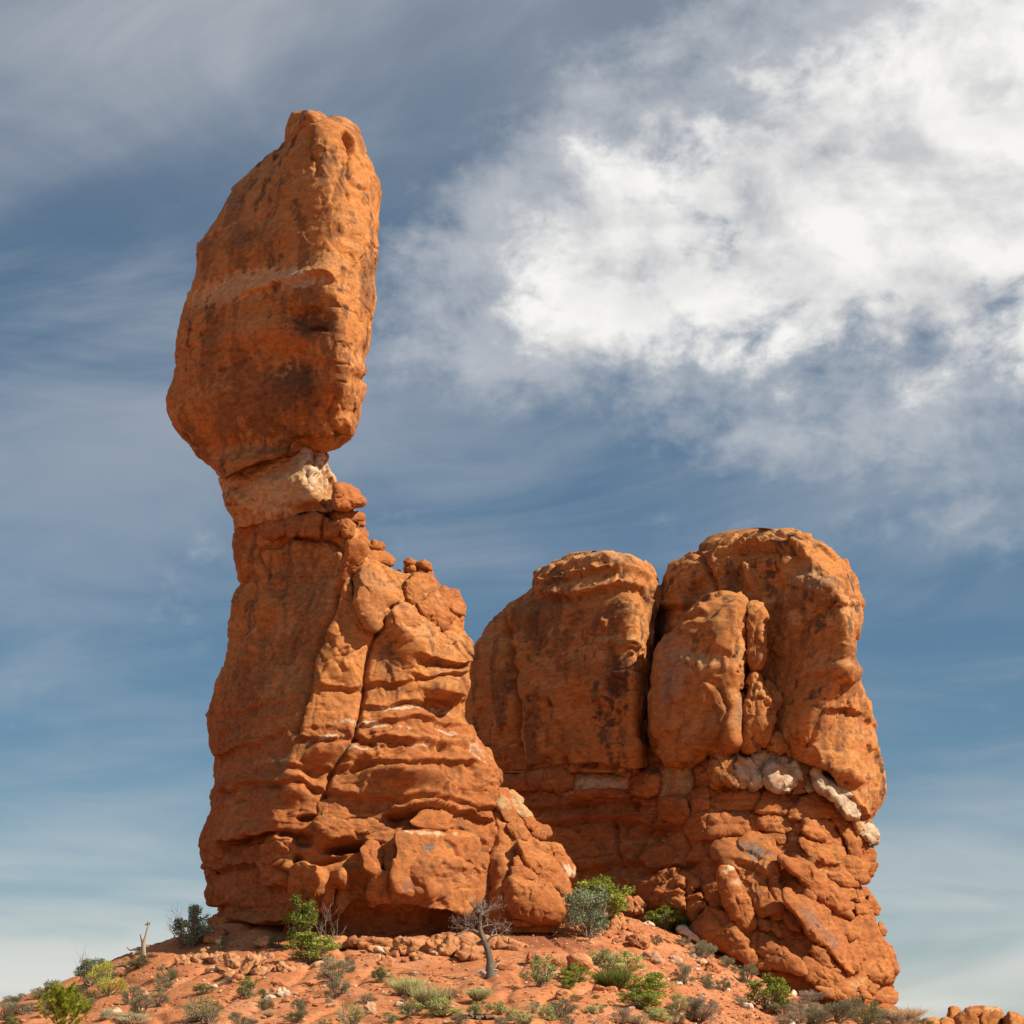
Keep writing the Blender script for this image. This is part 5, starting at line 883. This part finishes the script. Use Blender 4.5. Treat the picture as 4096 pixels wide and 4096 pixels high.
# ------------------------------------------------------------------ plants
for kind, u, v, h, w in (
 ('olive',554,3871,62,110),('olive',280,4022,105,165),('grey',154,3999,45,72),('sage',23,4074,62,95),('grey',42,4024,42,72),('grey',80,4008,32,42),('sage',121,4047,36,42),('green',47,4098,32,70),
 ('grey',531,4016,66,76),('grey',568,4060,74,90),('grey',636,4027,62,66),('grey',654,3967,52,62),('olive',675,3925,64,78),('green',813,3978,46,66),('sage',540,4100,46,110),('grey',890,3797,48,46),
 ('grey',1106,3792,52,62),('sage',1334,3931,98,96),('grey',1346,3995,84,80),('grey',1396,3892,58,48),('green',1002,3989,80,86),('olive',1069,3997,42,58),('olive',1060,4040,42,72),('grey',911,3935,24,44),('grey',1197,4064,62,62),('olive',1180,4096,52,68),('grey',950,4112,56,64),('sage',1313,4012,24,24),('grey',1466,4014,38,74),('olive',1296,4112,36,50),
 ('green',1524,3931,68,62),('palegreen',1566,3949,42,36),('brown',1617,4012,30,26),('brown',1797,3999,44,64),('palegreen',1773,4064,74,130),('palegreen',1644,4064,62,84),('palegreen',1917,4062,54,110),('palegreen',2000,4057,54,52),('palegreen',2050,4078,48,56),('sage',2135,4058,48,52),('palegreen',2187,4082,66,62),('grey',2008,4100,34,50),
 ('bright',2749,3717,48,48),('green',2507,3693,18,20),('grey',2625,3781,38,42),('grey',2729,3787,36,48),('grey',2787,3834,68,64),('palegreen',2166,3945,118,124),('bright',2269,3957,52,60),('palegreen',2414,3864,66,112),('palegreen',2489,3900,90,152),('grey',2737,3937,78,84),('palegreen',2708,4056,78,74),('grey',2778,4086,90,104),('olive',2302,4007,28,42),('grey',2244,4073,70,110),('palegreen',2377,4057,42,78),('brown',2489,4100,72,82),('palegreen',2613,4062,34,82),('grey',2273,4100,34,44),('green',2385,3993,18,26),
 ('grey',2812,3842,78,84),('grey',2905,3871,48,58),('grey',2874,3779,24,46),('grey',2828,3962,58,68),('grey',2890,3964,48,54),('grey',2994,3933,68,74),('olive',2940,3895,34,42),('grey',3027,3866,30,38),('brown',2808,4090,98,106),('sage',2965,4020,32,46),('brown',3234,4036,74,114),('brown',3184,4095,76,78),('sage',3259,4057,44,62),('grey',3333,4016,60,76),('grey',3346,4090,100,132),('olive',3462,4100,116,112),('grey',3280,4104,52,92),('sage',3230,3955,34,62),('brown',3588,4104,50,116),('olive',3683,4108,34,66),('grey',3060,3880,26,40),('grey',2700,4000,20,30),('green',2420,4030,16,22)):
    bush(kind, u, v, h, w)
for kind, u, v, h, w in (('grey',3130,4060,56,80),('sage',3200,4070,50,70),('grey',3390,4060,60,80),('brown',3420,4080,70,90),('grey',3240,4100,60,90),('olive',3300,4070,48,70),('grey',3520,4098,60,90),('brown',3150,4100,50,80),('palegreen',2640,4085,50,80),('grey',2700,4098,46,70),
 ('grey',200,4060,54,80),('olive',330,4050,70,100),('grey',90,4060,40,70),('sage',420,4080,44,70),('olive',200,4010,60,90),('grey',480,4098,40,60),('palegreen',2100,4098,50,80),('grey',1840,4098,44,70),('palegreen',1560,4090,40,60),('sage',2560,4098,44,60),('grey',1000,4098,30,50)):
    bush(kind, u, v, h, w)
bush('yellow', 433, 3985, 124, 124, 'yellow-olive broom-like bush on the ridge below the bleached snag')
bush('juniper', 373, 3939, 105, 132, 'grey-green bush with bare twigs behind the yellow-olive bush')
bush('juniper', 764, 3786, 156, 142, 'grey-green bush on the skyline beside the tower corner boulder')
bush('bright', 1205, 3790, 190, 120, 'tall bright green shrub in front of the tower', skip='tall bright green shrub')
bush('bright', 1245, 3845, 105, 165, 'low spreading bright green growth below the tall shrub')
bush('bright', 2400, 3690, 180, 215, 'bright green shrub behind the juniper in the gap')
bush('juniper', 2350, 3750, 195, 178, 'blue-grey juniper at the right foot of the tower')
bush('bright', 2298, 3928, 74, 98, 'bright green leaves growing against the two-lobed boulder')
bush('darkgrass', 2451, 3959, 84, 116, 'dark green spiky clump below the pale shrubs')
bush('bright', 2600, 4010, 110, 140, 'sprawling bright green shrub on the lower slope')
bush('bright', 2560, 4034, 80, 140, 'low bright green growth in front of the sprawling shrub')
bush('bright', 3081, 4049, 150, 142, 'rounded leafy green shrub below the tilted slabs')
bush('bright', 2655, 3718, 92, 120, 'green brushy shrub at the foot of the crumbling outcrop')
bush('darkgrass', 2690, 3722, 70, 120, 'green spiky clump beside the long white slab')
bush('grass', 1632, 3987, 74, 100); bush('grass', 1719, 4032, 84, 104, 'pale green upright grass tuft on the lower slope', skip='pale green grass tuft'); bush('grass', 1915, 4003, 52, 74)
bush('drygrass', 3625, 4066, 44, 110, 'straw-coloured dry grass on the right shoulder of the hill'); bush('drygrass', 1075, 4070, 24, 36); bush('drygrass', 2975, 3850, 26, 36)
bush('sparse', 801, 4085, 100, 150, 'twisted half-dead juniper with pale trunk on the lower slope', 'twisted_juniper', 'twisted half-dead juniper')
bush('sparse', 1404, 4112, 98, 132); bush('sparse', 840, 4096, 100, 70)

def branchy(start, dirv, length, rad, depth, rng, bag, col, spread=.75, seg=5, kids=(3, 5), up=.15):
    p = [np.array(start, float)]; d = unit(np.array(dirv, float)); st = length / seg
    for i in range(seg):
        d = unit(d + rng.normal(0, .22, 3) + np.array([0, 0, up * .2])); p.append(p[-1] + d * st)
    p = np.array(p); r = np.linspace(rad, rad * .35, len(p)); v, q, t = tube(p, r, 6 if depth > 1 else 4, .12)
    bag.add(v, q, t, np.array(col) * rng.uniform(.8, 1.15))
    if depth > 0:
        for k in range(int(rng.integers(*kids))):
            i = int(rng.integers(1, seg + 1)); dd = unit(unit(p[i] - p[i - 1]) + rng.normal(0, spread, 3) + np.array([0, 0, up]))
            branchy(p[i], dd, length * rng.uniform(.45, .7), max(r[i] * .6, .006), depth - 1, rng, bag, col, spread, seg - 1 if seg > 3 else 3, kids, up)
def plane_pts(base, pts):      # outline points of a stem standing at the depth of its base
    d = base[1]; return np.array([[(u - 2048) / F * d, d, (V0 - v) / F * d] for u, v in pts])
G_WOOD = (.26, .215, .175); D_WOOD = (.12, .085, .062)
def dead_tree():
    b = on_ground(1957, 3908); rng = np.random.default_rng(3)
    e = empty('dead_tree', tuple(b), label='leaning dead tree with bare grey twigs in front of the tower', category='dead tree')
    tp = plane_pts(b, [(1957,3916),(1958,3885),(1959,3840),(1952,3800),(1942,3765),(1930,3745),(1920,3725)]); tp[:, 1] += np.array([0, 0, .05, .1, .05, 0, -.05])
    bag = Bag(); v, q, t = tube(tp, [.30, .21, .165, .15, .14, .125, .10], 12, .28); bag.add(v, q, t, np.array(G_WOOD) * .62)
    v0, q0, t0, c0 = bag.arrays(); put_world('trunk', v0, q0, WOOD, c0 * (0.75 + .25 * fbm(v0 * np.array([9, 9, 1.5]), 3)[:, None]), e, t0)
    for pts, r0 in (([(1945,3898),(1925,3912),(1905,3916)], .10), ([(1965,3890),(1985,3905),(2012,3913)], .09), ([(1962,3870),(1980,3852),(2000,3842)], .08), ([(1940,3900),(1922,3885),(1912,3890)], .13), ([(1970,3880),(1990,3882),(2000,3886)], .06)):
        bg_ = Bag(); v, q, t = tube(plane_pts(b, pts) + np.array([0, -.12, 0]), np.linspace(r0, r0 * .4, len(pts)), 7, .15); bg_.add(v, q, t, np.array(G_WOOD) * 1.1); a = bg_.arrays(); put_world('root', a[0], a[1], WOOD, a[3], e, a[2])
    for pts, r0, spec in (([(1932,3748),(1910,3732),(1890,3722),(1864,3714)], .13, [(-1, 0, .5), (-1, -.5, .2), (-.7, .4, 1), (-.4, 0, 1.1), (-1, .2, .1), (-1.1, -.2, .8), (-.9, 0, -.1), (-.2, -.3, 1)]), ([(1922,3730),(1918,3710),(1920,3685),(1926,3660)], .12, [(-.6, 0, 1), (.3, .2, 1), (.9, -.2, .7), (.6, .3, .5), (-.5, -.3, .8), (1, 0, .3), (0, -.3, 1)]), ([(1946,3770),(1958,3755),(1968,3745)], .05, [(1, 0, .6), (.6, .3, 1)])):
        bg_ = Bag(); P = plane_pts(b, pts); v, q, t = tube(P, np.linspace(r0, r0 * .55, len(P)), 8, .15); bg_.add(v, q, t, np.array(D_WOOD) * 1.3)
        for s_ in spec:
            i = int(rng.integers(1, len(P))); branchy(P[i], s_, rng.uniform(.45, .72), .04, 3, rng, bg_, (.27, .225, .19), .65, 4, (3, 6), .1)
        a = bg_.arrays(); put_world('branch', a[0], a[1], WOOD, a[3], e, a[2])
dead_tree()
def snag():
    b = on_ground(575, 3850); rng = np.random.default_rng(8)
    e = empty('dead_snag', tuple(b), label='bleached dead snag standing on the left ridge above a bush', category='dead tree')
    for nm, pts, r in (('trunk', [(575,3862),(573,3811),(574,3774),(582,3750),(590,3715),(594,3704),(592,3685)], [.17, .14, .11, .06, .042, .03, .015]), ('limb', [(570,3800),(555,3795),(536,3797),(520,3800),(507,3788)], [.12, .10, .07, .05, .03]), ('limb', [(572,3770),(566,3750),(562,3738)], [.09, .06, .03]), ('limb', [(592,3695),(585,3699),(576,3698)], [.05, .04, .02]), ('limb', [(593,3704),(600,3690)], [.04, .02]), ('limb', [(565,3806),(545,3812),(530,3818)], [.08, .06, .03]), ('limb', [(578,3790),(590,3778),(598,3782)], [.07, .04, .02])):
        bg_ = Bag(); v, q, t = tube(plane_pts(b, pts) + np.array([0, rng.uniform(-.05, .05), 0]), r, 9, .14); bg_.add(v, q, t, (.33, .26, .20)); a = bg_.arrays()
        put_world(nm, a[0], a[1], WOOD, a[3], e, a[2])
snag()
def twig_bush(u, v, h, n, label, col=G_WOOD, spread=.6, name='bare_twig_bush'):
    b = on_ground(u, v); rng = np.random.default_rng(int(u)); e = empty(name, tuple(b), label=label, category='dead shrub')
    for k in range(n):
        bg_ = Bag(); branchy(b + rng.normal(0, .05, 3) * np.array([1, 1, 0]) - np.array([0, 0, .05]), np.array([rng.normal(0, spread), rng.normal(0, spread), 1]), h * b[1] / F * rng.uniform(.55, .85), .025, 2, rng, bg_, col, .5, 5, (2, 5), .3); a = bg_.arrays(); put_world('stem', a[0], a[1], WOOD, a[3], e, a[2])
twig_bush(1290, 3812, 175, 8, 'bare grey twigs standing beside the tall bright green shrub', spread=.35)
twig_bush(2375, 4112, 60, 5, 'small bare twig bush on the lowest slope'); twig_bush(340, 3937, 120, 4, 'bare twigs rising from the ridge bushes left of the snag', D_WOOD, .4)
twig_bush(815, 4092, 70, 4, 'pale twisted bare stems of the half-dead juniper', (.34, .285, .23), .9); twig_bush(1425, 4118, 70, 4, 'pale bare stems in the half-dead shrub by the pointed pale rock', (.34, .285, .23), .7); twig_bush(2470, 3650, 60, 4, 'bare twigs behind the bright green shrub in the gap', spread=.4); twig_bush(730, 3785, 130, 4, 'bare grey twigs at the left of the skyline bush', G_WOOD, .4)
def fallen(u, v, pts, label, col):
    b = on_ground(u, v); e = empty('fallen_branch', tuple(b), label=label, category='dead wood')
    for k, pp in enumerate(pts):
        P = plane_pts(b, pp); P[:, 1] += np.linspace(-.1, .2, len(P)); bg_ = Bag(); v_, q, t = tube(P, np.linspace(.09, .03, len(P)), 6, .15); bg_.add(v_, q, t, col); a = bg_.arrays(); put_world('limb', a[0], a[1], WOOD, a[3], e, a[2])
fallen(1920, 4078, [[(1865,4072),(1900,4068),(1940,4070),(1990,4075)],[(1900,4070),(1930,4080),(1960,4088)],[(1880,4066),(1886,4050),(1890,4042)],[(1940,4070),(1970,4066),(1992,4078)]], 'dark fallen branch lying on the lower slope under pale shrubs', D_WOOD)
fallen(785, 4090, [[(735,4092),(765,4078),(795,4072),(830,4090)],[(790,4074),(810,4085),(845,4098)],[(780,4080),(770,4092),(760,4100)]], 'bleached fallen trunk under the twisted half-dead juniper', (.34, .285, .23))
def pine():
    b = on_ground(256, 4205, 45); rng = np.random.default_rng(12); m = b[1] / F
    e = empty('young_pine', tuple(b), label='young yellow-green pine at the bottom of the slope', category='pine')
    top = b + np.array([0, 0, 245 * m]); bg_ = Bag(); v, q, t = tube(np.array([b - [0, 0, .1], b * .6 + top * .4, top * .92 + b * .08]), [.07, .05, .02], 7, .1); bg_.add(v, q, t, D_WOOD); a = bg_.arrays(); put_world('trunk', a[0], a[1], WOOD, a[3], e, a[2])
    nb = 28; hh = 245 * m
    for k in range(nb):
        f = .25 + .75 * (k + .5) / nb; a0 = k * 2.4 + rng.uniform(-.3, .3); L_ = (1.05 - f * .80) * hh * .80; s = b + (top - b) * f * .93
        d = np.array([math.cos(a0), math.sin(a0) * .9, .55]); P = [s]; dd = unit(d)
        for i in range(4): dd = unit(dd + np.array([0, 0, .18])); P.append(P[-1] + dd * L_ / 4)
        P = np.array(P); br = Bag(); v, q, t = tube(P, np.linspace(.022, .008, 5), 5); br.add(v, q, t, D_WOOD); A = br.arrays(); o = put_world('branch', A[0], A[1], WOOD, A[3], e, A[2])
        fl = Bag()
        for c_ in range(15):
            i = rng.uniform(.9, 4.0); j = min(int(i), 3); tp = P[j] + (P[j + 1] - P[j]) * (i - j) + rng.normal(0, .05, 3) * (0 if c_ == 0 else 1); n = 40
            pts = np.repeat(tp[None], n, 0) + rng.normal(0, .018, (n, 3)); dr = unit(unit(P[-1] - P[0]) * .6 + np.array([0, 0, .75]) + rng.normal(0, .5, (n, 3))); leaves(fl, pts, dr, .10, .009, np.array([.215, .25, .030]) * rng.uniform(.7, 1.2), .3, rng)
        A = fl.arrays(); put_world('needles', A[0], A[1], LEAF, A[3], e, None, False)
pine()

# ------------------------------------------------------------------ loose stones and gravel
SRNG = np.random.default_rng(77)
def stone_mesh(k, col, nr=9, nt=12):
    rng = np.random.default_rng(100 + k); ph = np.linspace(-np.pi / 2, np.pi / 2, nr)[:, None]; th = np.linspace(0, 2 * np.pi, nt, endpoint=False)[None]
    d = np.stack([np.cos(ph) * np.cos(th), np.cos(ph) * np.sin(th), np.sin(ph) + 0 * th], -1).reshape(-1, 3); r = np.full(len(d), 10.0)
    for i in range(11):
        n = unit(rng.normal(size=3)); dist = rng.uniform(.34, .5); c = d @ n; r = np.minimum(r, np.where(c > .05, dist / np.maximum(c, .05), 10))
    r = np.minimum(r, .62) * (1 + .03 * rng.normal(size=len(d)))
    v = d * r[:, None]; v[:nt] = v[:nt].mean(0); v[-nt:] = v[-nt:].mean(0)
    cc = np.array(col) * (1 + .12 * rng.normal(size=(len(v), 1)))
    return mesh_from('stone', v, grid_quads(nr, nt, True), STONE, cc, None, False)
SM = [(stone_mesh(k, c), lab, g) for k, (c, lab, g) in enumerate([((.35,.135,.06), 'small loose rust-red stone on the bare slope', 'loose red stones')] * 5 + [((.43,.25,.145), 'small loose pale orange stone on the bare slope', 'loose pale stones')] * 4 + [((.50,.40,.30), 'small loose whitish stone on the bare slope', 'loose white stones')] * 2)]
ns = 0
while ns < 296:
    u = SRNG.uniform(60, 3560); v = SRNG.uniform(3700, 4096); stony = sstep(np.array([u]), 2250, 2700)[0]
    if SRNG.uniform() > .35 + .65 * stony: continue
    vt = np.interp(u, [0, 250, 560, 800, 1000, 2000, 2300, 2450, 2750, 3050, 3400, 3600], [4035, 3995, 3880, 3760, 3770, 3790, 3720, 3690, 3790, 3950, 4070, 4100])
    if v < vt: continue
    p = on_ground(u, v)
    if perlin(np.array([[p[0] * .45, p[1] * .3, 3.3]]))[0] < SRNG.uniform(-.55, .35): continue
    w = min(13 + SRNG.exponential(11), 56) * p[1] / F
    me, lab, g = SM[int(SRNG.choice(len(SM), p=[.11] * 5 + [.09] * 4 + [.045] * 2))]
    lab = ('tiny ' if w < .17 else 'small ' if w < .3 else 'sizeable ') + lab.split(' stone')[0].replace('small loose ', '') + ' stone ' + where(p)
    o = put('stone', me, (p[0], p[1], p[2] + .08 * w), None, label=lab, category='stone', group=g); o.scale = (w, w, w * SRNG.uniform(.45, .8)); o.rotation_euler = (SRNG.uniform(-.3, .3), SRNG.uniform(-.3, .3), SRNG.uniform(0, 6.3)); ns += 1
n = 42000; gu = SRNG.uniform(-18, 22, n); gvv = SRNG.uniform(70, 108, n)
keep = SRNG.uniform(0, 1, n) < .25 + .75 * sstep(fbm(np.stack([gu, gvv, 0 * gu], 1) * .3, 3) + .5 * sstep(gu, 3, 9), -.1, .5); gu, gvv = gu[keep], gvv[keep]; n = len(gu)
gz3 = ground_z(gu, gvv); sz = np.minimum(SRNG.exponential(.04, n) + .022, .2)
octv = np.array([[1, 0, 0], [0, 1, 0], [-1, 0, 0], [0, -1, 0], [.1, .1, .7], [0, 0, -.5]]) * .6
octf = np.array([[0, 1, 4], [1, 2, 4], [2, 3, 4], [3, 0, 4]])
vv_ = octv[None] * sz[:, None, None] * SRNG.uniform(.6, 1.5, (n, 6, 3)); an = SRNG.uniform(0, 6.3, n); c_, s_ = np.cos(an)[:, None], np.sin(an)[:, None]
vv_ = np.stack([vv_[..., 0] * c_ - vv_[..., 1] * s_, vv_[..., 0] * s_ + vv_[..., 1] * c_, vv_[..., 2]], -1) + np.stack([gu, gvv, gz3], 1)[:, None]
pal = np.array([[.34, .125, .055], [.27, .09, .04], [.40, .19, .095], [.46, .30, .19]]); gcol = np.repeat(pal[SRNG.choice(4, n, p=[.4, .25, .25, .1])] * SRNG.uniform(.8, 1.2, (n, 1)), 6, 0)
put('gravel', mesh_from('gravel', vv_.reshape(-1, 3), None, STONE, gcol, (octf[None] + np.arange(n)[:, None, None] * 6).reshape(-1, 3), False), kind='stuff', label='fine loose gravel scattered over the red slope', category='gravel')
